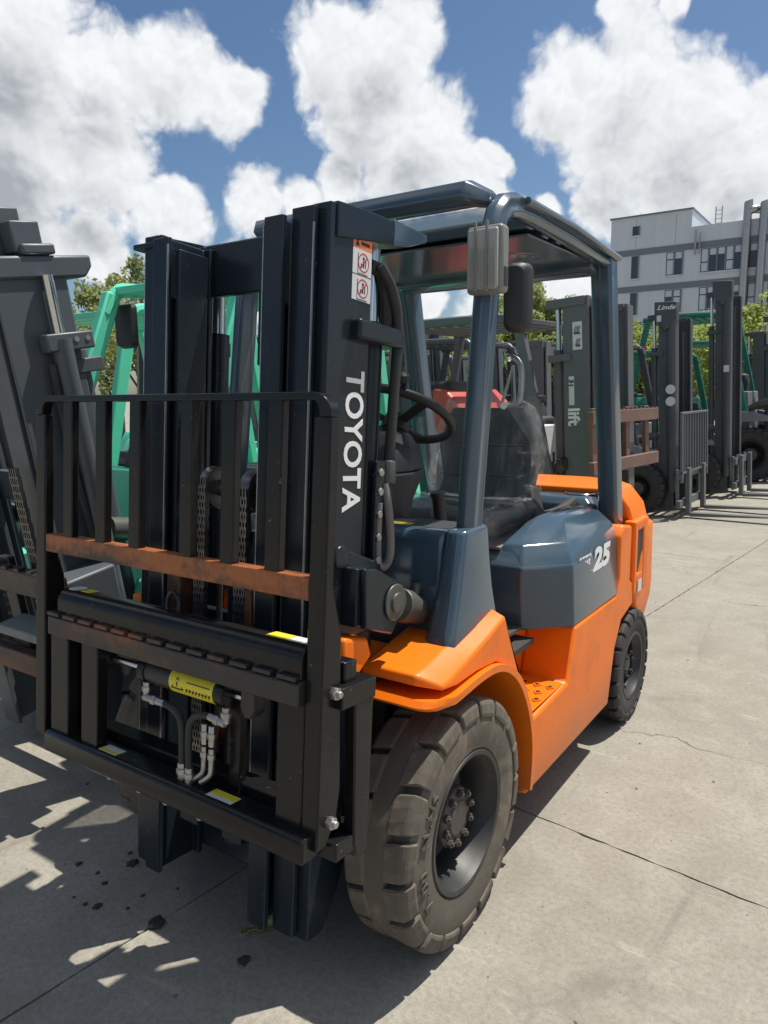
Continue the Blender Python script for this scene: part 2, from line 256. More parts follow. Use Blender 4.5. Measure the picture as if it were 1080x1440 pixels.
# ------------------------------------------------------------------ mesh helpers
class B:
    def __init__(s, xf=None): s.bm = bmesh.new(); s.xf = xf
    def _add(s, vs, fs):
        if s.xf: vs = [s.xf(Vector(v)) for v in vs]
        bv = [s.bm.verts.new(v) for v in vs]
        for f in fs:
            try: s.bm.faces.new([bv[i] for i in f])
            except ValueError: pass
        return s
    def box(s, x0, x1, y0, y1, z0, z1, rot=None):
        vs = [(x, y, z) for x in (x0, x1) for y in (y0, y1) for z in (z0, z1)]
        if rot:
            c = Vector(((x0+x1)/2, (y0+y1)/2, (z0+z1)/2)); R_ = Euler(rot).to_matrix(); vs = [c+R_@(Vector(v)-c) for v in vs]
        return s._add(vs, [(0, 1, 3, 2), (4, 6, 7, 5), (0, 4, 5, 1), (2, 3, 7, 6), (0, 2, 6, 4), (1, 5, 7, 3)])
    def beam(s, p0, p1, w, h, up=(0, 0, 1)):
        p0 = Vector(p0); p1 = Vector(p1); d = (p1-p0).normalized(); up = Vector(up)
        if abs(d.dot(up)) > .98: up = Vector((0, 1, 0))
        a = d.cross(up).normalized(); b_ = a.cross(d)
        vs = [p+a*sx*w/2+b_*sy*h/2 for p in (p0, p1) for sx in (-1, 1) for sy in (-1, 1)]
        return s._add(vs, [(0, 1, 3, 2), (4, 6, 7, 5), (0, 4, 5, 1), (2, 3, 7, 6), (0, 2, 6, 4), (1, 5, 7, 3)])
    def prism(s, poly, ax, a, b_):
        def P(p, t):
            if ax == 0: return (t, p[0], p[1])
            if ax == 1: return (p[0], t, p[1])
            return (p[0], p[1], t)
        n = len(poly); vs = [P(p, a) for p in poly]+[P(p, b_) for p in poly]
        return s._add(vs, [tuple(range(n))[::-1], tuple(range(n, 2*n))]+[(i, (i+1) % n, n+(i+1) % n, n+i) for i in range(n)])
    def loft(s, secs, caps=True, closed=True):
        n = len(secs[0]); vs = [p for q in secs for p in q]; fs = []
        for k in range(len(secs)-1):
            for i in range(n if closed else n-1):
                j = (i+1) % n; fs.append((k*n+i, k*n+j, (k+1)*n+j, (k+1)*n+i))
        if caps: fs += [tuple(range(n))[::-1], tuple(range((len(secs)-1)*n, len(secs)*n))]
        return s._add(vs, fs)
    def cyl(s, p0, p1, r, n=16, r2=None):
        p0 = Vector(p0); p1 = Vector(p1); d = (p1-p0).normalized(); a = d.orthogonal().normalized(); b_ = d.cross(a); r2 = r if r2 is None else r2
        return s.loft([[p+(a*cos(2*pi*i/n)+b_*sin(2*pi*i/n))*q for i in range(n)] for p, q in ((p0, r), (p1, r2))])
    def tube(s, pts, r, n=10, sub=6, smooth=True):
        pts = [Vector(p) for p in pts]
        if smooth and len(pts) > 2:
            out = []
            for i in range(len(pts)-1):
                p = [pts[max(i-1, 0)], pts[i], pts[i+1], pts[min(i+2, len(pts)-1)]]
                for k in range(sub):
                    t = k/sub
                    out.append(.5*((2*p[1])+(p[2]-p[0])*t+(2*p[0]-5*p[1]+4*p[2]-p[3])*t*t+(3*p[1]-p[0]-3*p[2]+p[3])*t**3))
            pts = out+[pts[-1]]
        secs = []; a = None
        for i, p in enumerate(pts):
            d = (pts[min(i+1, len(pts)-1)]-pts[max(i-1, 0)]).normalized()
            a = d.orthogonal().normalized() if a is None else (a-d*a.dot(d)).normalized()
            b_ = d.cross(a); secs.append([p+(a*cos(2*pi*k/n)+b_*sin(2*pi*k/n))*r for k in range(n)])
        return s.loft(secs)
    def lathe(s, prof, c, axis=0, n=48, close=False):
        # prof: (radius, offset along axis)
        def P(r, h, t):
            u, w = r*cos(t), r*sin(t)
            return Vector(c)+(Vector((h, u, w)) if axis == 0 else Vector((u, h, w)) if axis == 1 else Vector((u, w, h)))
        secs = [[P(r, h, 2*pi*i/n) for i in range(n)] for r, h in prof]
        if close: secs.append(secs[0])
        return s.loft(secs, caps=not close)
    def mesh(s, name):
        bmesh.ops.remove_doubles(s.bm, verts=s.bm.verts, dist=1e-5)
        bmesh.ops.recalc_face_normals(s.bm, faces=s.bm.faces)
        me = bpy.data.meshes.new(name); s.bm.to_mesh(me); s.bm.free(); return me
    def build(s, name, m, parent=None, bevel=0, ang=35, seg=2, sub=0):
        me = s.mesh(name); me.materials.append(mat(m))
        me.polygons.foreach_set('use_smooth', [True]*len(me.polygons)); me.set_sharp_from_angle(angle=radians(ang))
        o = bpy.data.objects.new(name, me); COL.objects.link(o)
        if parent: o.parent = parent
        if bevel:
            b_ = o.modifiers.new('bevel', 'BEVEL'); b_.width = bevel; b_.segments = seg; b_.limit_method = 'ANGLE'; b_.angle_limit = radians(28); b_.harden_normals = False
            for p in me.polygons: p.use_smooth = True
            me.set_sharp_from_angle(angle=radians(60))
        if sub:
            q = o.modifiers.new('sub', 'SUBSURF'); q.levels = sub; q.render_levels = sub
        return o
def inst(me, name, parent, mw=None):
    o = bpy.data.objects.new(name, me); COL.objects.link(o); o.parent = parent
    if mw is not None: o.matrix_local = mw
    return o
def thing(name, label, cat, loc=(0, 0, 0), rz=0, group=None, scale=1):
    o = bpy.data.objects.new(name, None); COL.objects.link(o); o.location = loc; o.rotation_euler = (0, 0, rz); o.scale = (scale,)*3
    o.empty_display_size = .2; o['label'] = label; o['category'] = cat
    if group: o['group'] = group
    return o
def tag(o, label, cat, group=None):
    o['label'] = label; o['category'] = cat
    if group: o['group'] = group
    return o
def struct(o): o['kind'] = 'structure'; return o
def text(name, s, m, parent, mw, size=1, sx=1, bold=0, depth=.0006, shear=0, align='LEFT'):
    cu = bpy.data.curves.new(name, 'FONT'); cu.body = s; cu.size = size; cu.offset = bold; cu.extrude = depth; cu.shear = shear; cu.resolution_u = 4; cu.align_x = align
    tmp = bpy.data.objects.new('tmp', cu); COL.objects.link(tmp)
    dg = bpy.context.evaluated_depsgraph_get(); me = bpy.data.meshes.new_from_object(tmp.evaluated_get(dg))
    bpy.data.objects.remove(tmp); bpy.data.curves.remove(cu)
    for v in me.vertices: v.co.x *= sx
    me.materials.clear(); me.materials.append(mat(m)); me.name = name
    return inst(me, name, parent, mw)
def frame(o, x, y):
    # matrix with origin o, text x axis, text y axis
    x = Vector(x).normalized(); y = Vector(y); y = (y-x*y.dot(x)).normalized(); z = x.cross(y)
    return Matrix(((x.x, y.x, z.x, o[0]), (x.y, y.y, z.y, o[1]), (x.z, y.z, z.z, o[2]), (0, 0, 0, 1)))

# ------------------------------------------------------------------ ground
bm = B(); bm._add([(-400, -400, -.014), (400, -400, -.014), (400, 600, -.014), (-400, 600, -.014)], [(0, 1, 2, 3)])
yard = struct(bm.build('ground', 'concrete'))
SR = radians(-6.2); SCX = Vector((-.077, .71))
def slab_pt(i, j): return SCX+Vector((cos(SR)*i-sin(SR)*j, sin(SR)*i+cos(SR)*j))
for a in range(-4, 4):
    for c in range(-2, 6):
        x0, x1, y0, y1 = a*4.2+.0035, a*4.2+4.1965, c*4.6+.0035, c*4.6+4.5965
        rr = random.Random(a*50+c); pts = []
        for (p, q) in (((x0, y0), (x1, y0)), ((x1, y0), (x1, y1)), ((x1, y1), (x0, y1)), ((x0, y1), (x0, y0))):
            for k in range(120):
                t = k/120; ch = .006 if rr.random() < .06 else 0; jx = rr.gauss(0, .0013)+ch*rr.uniform(-1, 1); jy = rr.gauss(0, .0013)+ch*rr.uniform(-1, 1)
                w = slab_pt(p[0]+(q[0]-p[0])*t+jx, p[1]+(q[1]-p[1])*t+jy); pts.append((w.x, w.y))
        b_ = B(); b_.prism(pts, 2, -.013, 0.0)
        o = b_.build('concrete_slab', 'concrete', yard)
        for p in o.data.polygons: p.use_smooth = False

# ------------------------------------------------------------------ wheels
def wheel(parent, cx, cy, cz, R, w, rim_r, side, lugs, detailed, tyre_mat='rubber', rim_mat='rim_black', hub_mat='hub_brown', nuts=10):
    """side=+1: outer face towards +X"""
    X = lambda h: h*side
    c = (cx, cy, cz); hw = w/2
    base = R*.925
    b = B(); b.lathe([(rim_r, X(-hw*.9)), (rim_r+.02, X(-hw)), (base-.035, X(-hw)), (base, X(-hw*.86)), (base, X(-hw*.40)), (R-.003, X(-hw*.30)), (R-.003, X(hw*.30)), (base, X(hw*.40)), (base, X(hw*.86)), (base-.045, X(hw*.965)), (rim_r+.03, X(hw*.93)), (rim_r+.004, X(hw*.90)), (rim_r-.004, X(hw*.80)), (rim_r-.004, X(-hw*.8))], c, 0, 56, True)
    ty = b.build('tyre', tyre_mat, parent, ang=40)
    n = lugs
    # tread blocks: one outer and one inner row, staggered
    for row in (1, -1):
        prof = [(base-.01, hw*.22*row), (R-.004, hw*.22*row), (R, hw*.34*row), (R, hw*.80*row), (R-.012, hw*.93*row), (R*.87, hw*1.0*row), (R*.84, hw*.95*row), (base-.01, hw*.8*row)]
        gap = .17
        bb = B(); span = 2*pi/n*(1-gap); secs = []
        for k in range(4):
            t = -span/2+span*k/3; sec = []
            for (r_, h) in prof:
                tw = .07*(1 if abs(h) < hw*.4 else 0)*(-1 if row > 0 else 1)
                sec.append(Vector((X(h), r_*sin(t+tw*.6), r_*cos(t+tw*.6))))
            secs.append(sec)
        bb.loft(secs)
        me = bb.mesh('tread_block'); me.materials.append(mat(tyre_mat))
        if detailed:
            for k in range(n):
                a = 2*pi*(k+(.5 if row < 0 else 0))/n
                o = inst(me, 'tread_block', ty, Matrix.Translation(c)@Matrix.Rotation(a+rng.uniform(-.008, .008), 4, 'X'))
                bv = o.modifiers.new('b', 'BEVEL'); bv.width = .004; bv.segments = 1; bv.limit_method = 'ANGLE'
        else:
            b2 = bmesh.new()
            for k in range(n):
                a = 2*pi*(k+(.5 if row < 0 else 0))/n; q = me.copy(); q.transform(Matrix.Translation(c)@Matrix.Rotation(a, 4, 'X')); b2.from_mesh(q); bpy.data.meshes.remove(q)
            mm = bpy.data.meshes.new('tread'); b2.to_mesh(mm); b2.free(); mm.materials.append(mat(tyre_mat)); o = inst(mm, 'tread', ty); o['kind'] = 'stuff'
    rp = [(rim_r, X(hw*.86)), (rim_r-.004, X(hw*.92)), (rim_r-.016, X(hw*.90)), (rim_r-.022, X(hw*.72)), (rim_r-.04, X(hw*.45)), (rim_r-.045, X(-.02)), (rim_r*.62, X(-.035)), (rim_r*.5, X(-.01)), (.02, X(-.008)), (.02, X(-.06)), (rim_r-.02, X(-.07)), (rim_r-.002, X(-hw*.5))]
    b = B(); b.lathe(rp, c, 0, 48, True); rim = b.build('rim', rim_mat, parent, ang=30)
    hr = rim_r*.42
    b = B(); b.lathe([(.001, X(hw*.60)), (hr*.56, X(hw*.60)), (hr*.60, X(hw*.53)), (hr*.95, X(hw*.51)), (hr, X(hw*.45)), (hr*1.02, X(hw*.2)), (hr*1.25, X(-.02))], c, 0, 32); hub = b.build('hub', hub_mat, parent, bevel=.003)
    if nuts:
        nm = B(); nm.cyl((X(hw*.49), 0, 0), (X(hw*.49+.015), 0, 0), .0115, 6); nm.cyl((X(hw*.49+.012), 0, 0), (X(hw*.49+.021), 0, 0), .0058, 8)
        me = nm.mesh('wheel_nut'); me.materials.append(mat('steel' if hub_mat == 'steel' else hub_mat))
        for k in range(nuts):
            a = 2*pi*k/nuts+.2; inst(me, 'wheel_nut', hub, Matrix.Translation((cx, cy+hr*.84*cos(a), cz+hr*.84*sin(a))))
    return ty
rng = random.Random(3)

# ================================================================== MAIN FORKLIFT
FL = thing('forklift', 'orange and slate-blue forklift with black mast and load backrest raised off the concrete', 'forklift')
# ---- chassis
def mirrorx(f):
    for s_ in (1, -1): f(s_)
SIDE = [(.43, .20), (1.30, .19), (1.37, .42), (1.45, .52), (1.62, .555), (1.60, .66), (1.56, .68), (1.56, .925), (1.44, .945), (1.395, .90), (1.395, .72), (1.36, .655), (.865, .655), (.80, .462), (.47, .45), (.425, .36)]
for s_ in (1, -1):
    b = B(); b.prism(SIDE, 0, .36*s_, .55*s_); b.build('side_panel', 'orange', FL, bevel=.012)
    # step well inner wall
    b = B(); b.box(.315*s_, .362*s_, .28, .86, .30, .668); b.build('step_wall', 'orange', FL, bevel=.006)
    # step tread with punched diamonds
    b = B(); b.box(.372*s_, .538*s_, .485, .775, .462, .466); st = b.build('step_plate', 'orange', FL, bevel=.002)
    k = 0
    for i in range(4):
        for j in range(3):
            x = (.40+.048*j+(.02 if i % 2 else 0))*s_; y = .525+.062*i
            d = B(); d.prism([(x-.016, y), (x, y-.02), (x+.016, y), (x, y+.02)], 2, .4662, .471); d.build('step_cleat', 'orange', st)
            d = B(); d.prism([(x-.010, y), (x, y-.013), (x+.010, y), (x, y+.013)], 2, .4712, .4716); d.build('step_hole', 'ink_black', st)
    # fender flange over the wheel
    arch = [(-.215, .742), (-.205, .732), (-.10, .722), (.05, .730), (.16, .722), (.25, .683), (.33, .605), (.39, .49), (.415, .37), (.40, .24)]
    arch = [arch[0], arch[1]]+[tuple(.5*((2*P1[q])+(P2[q]-P0[q])*t+(2*P0[q]-5*P1[q]+4*P2[q]-P3[q])*t*t+(3*P1[q]-P0[q]-3*P2[q]+P3[q])*t**3) for q in (0, 1)) for i in range(2, len(arch)-1) for P0, P1, P2, P3 in [(arch[i-1], arch[i], arch[i+1], arch[min(i+2, len(arch)-1)])] for t in (0, .25, .5, .75)]+[arch[-1]]
    th = .022; up_ = []
    for i, p in enumerate(arch):
        a = Vector(arch[max(i-1, 0)]); c_ = Vector(arch[min(i+1, len(arch)-1)]); d = (c_-a).normalized(); n_ = Vector((-d.y, d.x)); n_ = n_ if n_.y > 0 or n_.x > 0 else -n_
        up_.append((p[0]+n_.x*th, p[1]+n_.y*th))
    poly = arch+up_[::-1]
    secs = []
    for xx, cut in ((.36, 0), (.53, 0), (.552, .008), (.568, .025), (.577, .055)):
        secs.append([Vector((xx*s_, p[0]+(cut if p[0] < -.16 else 0), p[1])) for p in poly])
    b = B(); b.loft(secs); b.build('fender_flange', 'orange', FL, bevel=.004)
    # wheel well liner
    b = B(); b.box(.30*s_, .355*s_, -.1, .44, .30, .75); b.build('wheel_well', 'plastic_black', FL)
    # raised fender step
    inner = [(-.185, .784), (-.18, .812), (-.13, .816), (-.02, .838), (.12, .862), (.235, .885), (.45, .47), (.43, .44), (.40, .53), (.345, .62), (.26, .70), (.17, .745), (.05, .757), (-.08, .758)]
    outer = [(-.140, .768), (-.140, .782), (-.10, .785), (-.02, .802), (.12, .835), (.225, .868), (.435, .47), (.425, .44), (.40, .53), (.345, .62), (.26, .70), (.17, .745), (.05, .757), (-.06, .756)]
    b = B(); b.loft([[Vector((.34*s_, *p)) for p in inner], [Vector((.505*s_, *p)) for p in inner], [Vector((.562*s_, *p)) for p in outer]]); b.build('front_fender', 'orange', FL, bevel=.007, seg=3)
    # pillar shroud
    def sec(z, x0, x1, y0, y1, c_=.02):
        return [Vector((x*s_, y, z)) for x, y in ((x0, y0+c_), (x0+c_, y0), (x1-c_, y0), (x1, y0+c_), (x1, y1-c_), (x1-c_, y1), (x0+c_, y1), (x0, y1-c_))]
    b = B(); b.loft([sec(.815, .425, .522, -.03, .30), sec(.87, .430, .518, -.01, .275), sec(.95, .434, .514, .022, .256), sec(1.04, .437, .510, .050, .245), sec(1.128, .439, .507, .075, .238), sec(1.135, .446, .50, .085, .23)])
    b.build('pillar_shroud', 'hood_blue', FL, bevel=.005, ang=25)
# front frame and axle
b = B(); b.box(-.31, .31, -.10, .02, .30, .80); b.box(-.30, .30, -.16, -.10, .36, .60); b.build('front_frame', 'orange', FL, bevel=.01)
b = B(); b.cyl((-.40, 0, .3395), (.40, 0, .3395), .085, 20); b.lathe([(.10, -.13), (.19, -.09), (.19, .09), (.10, .13)], (0, 0, .3395), 0, 24); b.build('drive_axle', 'plastic_black', FL)
b = B(); b.box(-.36, .36, .02, 1.45, .26, .60); b.build('chassis', 'plastic_black', FL, bevel=.01)
b = B(); b.box(-.40, .40, 1.55, 1.72, .19, .36); b.cyl((-.44, 1.634, .2603), (.44, 1.634, .2603), .05, 14); b.build('steer_axle', 'plastic_black', FL, bevel=.01)
# ---- hood
hz = [(.655, [(.40, .72), (.545, .862), (.55, 1.40), (.50, 1.58)]), (.885, [(.402, .710), (.535, .862), (.53, 1.44), (.49, 1.58)]), (.94, [(.36, .755), (.47, .90), (.48, 1.42), (.46, 1.56)])]
secs = []
for z, q in hz: secs.append([Vector((x, y, z)) for x, y in q]+[Vector((-x, y, z)) for x, y in q[::-1]])
b = B(); b.loft(secs); hood = b.build('engine_hood', 'hood_blue', FL, bevel=.008, seg=3, ang=20)
for s_ in (1, -1):
    q = [(.86, [(.30, .725), (.398, .718), (.531, .868), (.528, 1.43), (.30, 1.46)]), (.888, [(.30, .722), (.40, .714), (.533, .866), (.53, 1.44), (.30, 1.47)]), (.958, [(.30, .765), (.378, .765), (.495, .905), (.50, 1.42), (.30, 1.46)]), (1.012, [(.315, .94), (.350, .93), (.438, 1.02), (.455, 1.38), (.315, 1.43)]), (1.03, [(.33, 1.02), (.345, 1.0), (.405, 1.08), (.42, 1.33), (.33, 1.38)])]
    b = B(); b.loft([[Vector((x*s_, y, z)) for x, y in pl] for z, pl in q]); b.build('hood_shoulder', 'hood_blue', hood, bevel=.008, seg=3, ang=18)
b = B(); b.box(-.30, .30, .74, 1.40, .938, .950); b.build('seat_deck', 'trim_brown', hood, bevel=.004)
b = B(); b.loft([[Vector((x, y, z)) for x, y in ((-.40, 1.46), (.40, 1.46), (.40, 1.74), (-.40, 1.74))] for z in (.93, 1.01)]+[[Vector((x, y, 1.045)) for x, y in ((-.36, 1.49), (.36, 1.49), (.36, 1.72), (-.36, 1.72))]]); b.build('rear_cover', 'guard_blue', hood, bevel=.012, seg=3)
b = B(); b.lathe([(.075, .0), (.07, .004), (.06, -.004), (.001, -.004)], (.30, 1.60, 1.0485), 2, 28); b.build('cover_recess', 'guard_blue', hood)
# dark strip between hood and step
for s_ in (1, -1):
    b = B(); b.box(.30*s_, .40*s_, .45, .72, .66, .672); b.build('floor_edge', 'gunmetal', FL)
# ---- counterweight
def cwp(z, w, y0, yr, ch):
    return [Vector((x, y, z)) for x, y in ((w, y0), (w, yr-ch), (w-ch*.45, yr-ch*.35), (w-ch*1.3, yr), (-(w-ch*1.3), yr), (-(w-ch*.45), yr-ch*.35), (-w, yr-ch), (-w, y0))]
b = B(); b.loft([cwp(.30, .50, 1.85, 2.08, .2), cwp(.42, .53, 1.80, 2.10, .2), cwp(.53, .55, 1.66, 2.12, .2), cwp(.60, .553, 1.62, 2.13, .2), cwp(.90, .553, 1.80, 2.13, .22)]); cw = b.build('counterweight', 'orange', FL, bevel=.02, seg=3, ang=25)
b = B(); b.loft([cwp(.885, .535, 1.66, 2.12, .22), cwp(.99, .515, 1.62, 2.09, .22), cwp(1.075, .46, 1.60, 2.03, .2)]); b.build('counterweight_crown', 'orange', cw, bevel=.015, seg=3, ang=25)
for s_ in (1, -1):   # side vent opening with its frame
    b = B(); b.box(.48*s_, .548*s_, 1.64, 1.80, .60, .90); b.build('vent_recess', 'plastic_black', cw)
    b = B(); b.box(.50*s_, .556*s_, 1.60, 1.645, .60, .935); b.box(.50*s_, .556*s_, 1.74, 1.815, .60, .935); b.box(.50*s_, .5555*s_, 1.64, 1.745, .885, .934); b.box(.50*s_, .5555*s_, 1.64, 1.745, .60, .69); b.build('vent_frame', 'orange', cw, bevel=.01)
b = B(); b.box(.5575, .5585, 1.66, 1.72, .60, .655); b.build('rating_label', 'sticker_white', cw)
# ---- wheels
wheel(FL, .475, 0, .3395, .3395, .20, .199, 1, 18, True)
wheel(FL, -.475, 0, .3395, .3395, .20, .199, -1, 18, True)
wheel(FL, .4904, 1.634, .2603, .2603, .15, .158, 1, 22, True, tyre_mat='rubber_black', hub_mat='rim_black', nuts=6)
wheel(FL, -.4904, 1.634, .2603, .2603, .15, .158, -1, 22, True, tyre_mat='rubber_black', hub_mat='rim_black', nuts=6)
# raised sidewall lettering
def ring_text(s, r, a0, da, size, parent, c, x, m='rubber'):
    for i, ch in enumerate(s):
        if ch == ' ': continue
        a = a0+da*i; o = Vector((x, c[1]+r*cos(a), c[2]+r*sin(a)))
        text('tyre_letter', ch, m, parent, frame(o, (0, sin(a)*1.0, -cos(a)), (0, cos(a), sin(a))), size, 1.1, .0008, .0022, align='CENTER')
front_tyre = [o for o in FL.children if o.name.startswith('tyre')][0]
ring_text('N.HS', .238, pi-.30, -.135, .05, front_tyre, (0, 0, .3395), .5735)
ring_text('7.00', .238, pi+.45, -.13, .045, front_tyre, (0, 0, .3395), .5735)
# ---- overhead guard
def pillar(pts, w, h, name, m='guard_blue'):
    pass
guard = None
for s_ in (1, -1):
    # front pillar + side rail: one bent profile
    path = [(.165, 1.09), (.275, 1.82), (.30, 1.95), (.325, 2.0), (.37, 2.035), (.44, 2.052), (.55, 2.055), (.86, 2.045), (1.37, 2.015)]
    secs = []
    for i, p in enumerate(path):
        a = Vector(path[max(i-1, 0)]); c_ = Vector(path[min(i+1, len(path)-1)]); d = (c_-a).normalized(); n_ = Vector((-d.y, d.x))
        hh = .044 if i < 2 else .036; w0, w1 = (.447, .500)
        sec_ = []
        for (xx, k) in ((w0, -.8), (w0, .8), (w0+.012, 1), (w1-.02, 1), (w1, .55), (w1-.006, .2), (w1-.006, -.2), (w1, -.5), (w1-.012, -1), (w0+.012, -1)):
            sec_.append(Vector((xx*s_, p[0]+n_.x*hh*k, p[1]+n_.y*hh*k)))
        secs.append(sec_)
    b = B(); b.loft(secs); o = b.build('front_pillar', 'guard_blue', FL, bevel=.004, ang=30)
    # gutter along the outside of the rail
    b = B(); b.tube([(.502*s_, .47, 2.066), (.504*s_, .86, 2.058), (.504*s_, 1.375, 2.026)], .012, 8, smooth=False); b.build('rain_gutter', 'guard_blue', o)
    # rear pillar
    b = B(); q = []
    for (y, z) in ((1.52, .90), (1.29, 2.02)):
        q.append([Vector((x*s_, y+dy, z)) for x, dy in ((.415, .0), (.43, -.012), (.49, -.012), (.50, .0), (.50, .075), (.415, .075))])
    b.loft(q); o = b.build('rear_pillar', 'guard_blue', FL, bevel=.004)
    b = B(); b.loft([[Vector((x*s_, y+dy, z)) for x, dy in ((.452, -.018), (.462, -.018), (.462, -.01), (.452, -.01))] for y, z in ((1.52, .92), (1.295, 2.0))]); b.build('pillar_bead', 'guard_blue', o)
# roof: header, panel, cross bars, skin
b = B(); b.loft([[Vector((x, y, z)) for y, z in ((.30, 2.035), (.27, 2.06), (.285, 2.10), (.33, 2.112), (.40, 2.085), (.40, 2.055), (.35, 2.04))] for x in (-.42, .39)]+[[Vector((.445, y, z)) for y, z in ((.345, 2.03), (.33, 2.045), (.335, 2.07), (.36, 2.08), (.42, 2.065), (.42, 2.045), (.38, 2.035))]]); roof = b.build('roof_header', 'guard_blue', FL, bevel=.005)
b = B(); b.box(-.44, .44, .405, .60, 2.046, 2.052); b.build('roof_glazing', 'roof_panel', roof)
for y in (.60, .645):
    pass
b = B(); b.box(-.447, .447, .60, .66, 2.02, 2.062); b.build('roof_bar', 'guard_blue', roof, bevel=.006)
for y in (.76, .88, 1.0, 1.12):
    b = B(); b.box(-.447, .447, y-.028, y+.028, 2.012, 2.058); b.build('roof_bar', 'guard_blue', roof, bevel=.006)
b = B(); b.box(-.44, .44, .62, 1.30, 2.056, 2.062); b.build('roof_skin', 'guard_blue', roof)
b = B(); b.box(-.445, .445, .61, 1.26, 1.998, 2.006); b.build('roof_liner', 'guard_blue', roof, bevel=.003)
b = B(); b.lathe([(.001, -.016), (.10, -.014), (.115, -.012), (.13, -.004), (.14, .004)], (.22, .95, 2.008), 2, 32); b.build('roof_dimple', 'guard_blue', roof)
b = B(); b.loft([[Vector((x, y, z)) for y, z in ((1.22, 1.975), (1.22, 2.05), (1.37, 2.045), (1.37, 1.985), (1.33, 1.96), (1.27, 1.96))] for x in (-.448, .448)]); b.build('roof_rear_beam', 'guard_blue', roof, bevel=.008)
# ---- headlight and mirror
HX, HY, HZ = .5, .21, 1.86
b = B(); b.box(.447, .555, .188, .236, 1.772, 1.950); hl = b.build('headlight', 'lamp_grey', FL, bevel=.012, seg=3)
b = B(); b.box(.456, .546, .176, .190, 1.782, 1.940); b.build('headlight_lens', 'lamp_lens', hl, bevel=.008)
b = B(); b.box(.459, .543, .1915, .1925, 1.786, 1.936); b.build('reflector', 'chrome', hl)
for k in range(10):
    x = .4615+.0088*k; bb = B(); bb.box(x-.0012, x+.0012, .1735, .1765, 1.788, 1.885); bb.build('lens_rib', 'lamp_lens', hl)
for x in (.483, .517):
    bb = B(); bb.box(x-.003, x+.003, .1705, .178, 1.776, 1.957); bb.build('lens_clip', 'lamp_grey', hl, bevel=.001)
b = B(); b.box(.5552, .5562, .20, .222, 1.79, 1.84); b.build('lamp_slot', 'ink_black', hl)
b = B(); b.tube([(.475, .235, 1.86), (.475, .27, 1.86)], .012, 10, smooth=False); b.build('lamp_bracket', 'plastic_black', hl)
def rrect(cx, cz, w, h, r, n=5):
    out = []
    for sx, sz, a0 in ((1, 1, 0), (-1, 1, pi/2), (-1, -1, pi), (1, -1, 3*pi/2)):
        for k in range(n+1):
            a = a0+pi/2*k/n; out.append((cx+sx*(w/2-r)+r*cos(a), cz+sz*(h/2-r)+r*sin(a)))
    return out
b = B(); b.loft([[Vector((x, .355+(x-.5)*.25, z)) for x, z in rrect(.505, 1.79, w_, h_, .03)] if 0 else [Vector((x, y+(x-.5)*.3, z)) for x, z in rrect(.528, 1.775, w_, h_, .022)] for y, w_, h_ in ((.315, .05, .17), (.330, .066, .19), (.362, .070, .195), (.370, .062, .185))]); mr = b.build('mirror', 'plastic_black', FL, bevel=.003, ang=50)
b = B(); b.prism([(p[0], p[1]) for p in rrect(.528, 1.775, .058, .178, .02)], 1, .3795, .381); b.build('mirror_face', 'mirror_glass', mr)
b = B(); b.tube([(.475, .30, 1.86), (.49, .32, 1.86), (.515, .335, 1.83)], .009, 8); b.build('mirror_arm', 'plastic_black', mr)
# ---- cockpit
b = B(); b.loft([[Vector((x, y, z)) for x in (0,) for x, y, z in ((-.44, .03, .62), (.44, .03, .62), (.44, .10, .62), (-.44, .10, .62))], [Vector(p) for p in ((-.44, .045, .86), (.44, .045, .86), (.44, .12, .86), (-.44, .12, .86))], [Vector(p) for p in ((-.44, .07, 1.10), (.44, .07, 1.10), (.44, .16, 1.10), (-.44, .16, 1.10))], [Vector(p) for p in ((-.44, .085, 1.125), (.44, .085, 1.125), (.44, .15, 1.125), (-.44, .15, 1.125))]]); b.build('front_cowl', 'hood_blue', FL, bevel=.01, seg=3)
b = B(); b.box(-.44, .44, .10, .74, .61, .63); b.build('floor_plate', 'rubber_black', FL)
b = B(); b.box(-.43, .43, .11, .30, 1.08, 1.118); b.build('dash_shelf', 'plastic_dash', FL, bevel=.008)
b = B(); b.box(.12, .27, .125, .20, 1.1184, 1.1196); b.build('caution_label', 'sticker_yellow', FL); b = B(); b.box(.125, .20, .13, .196, 1.1199, 1.1205); b.build('caution_label', 'sticker_white', FL)
b = B(); b.loft([[Vector((.055+x*k, .26+y*k+dy, z)) for x, y in ((-.11, -.07), (.11, -.07), (.13, 0), (.11, .09), (-.11, .09), (-.13, 0))] for z, k, dy in ((1.05, .9, .0), (1.17, 1.0, .02), (1.245, 1.15, .04), (1.26, 1.18, .045))]); b.build('instrument_pod', 'plastic_dash', FL, bevel=.01, seg=3)
b = B(); b.loft([[Vector((.055+x*k, .26+y*k+dy, z)) for x, y in ((-.11, -.07), (.11, -.07), (.13, 0), (.11, .09), (-.11, .09), (-.13, 0))] for z, k, dy in ((1.262, 1.1, .045), (1.33, .95, .07), (1.375, .62, .10), (1.385, .4, .11))]); col_ = b.build('steering_column', 'plastic_dash', FL, bevel=.01, seg=3)
SWC = Vector((.05, .455, 1.435)); SWN = Vector((0, .50, .866)); SA = Vector((1, 0, 0)); SBv = SWN.cross(SA)
b = B(); nn = 48; secs = []
for i in range(nn+1):
    a = 2*pi*i/nn; rd = SA*cos(a)+SBv*sin(a); c_ = SWC+rd*.185
    secs.append([c_+(rd*cos(2*pi*k/10)+SWN*sin(2*pi*k/10))*.0155 for k in range(10)])
b.loft(secs, caps=False); sw = b.build('steering_wheel', 'plastic_black', FL, ang=60)
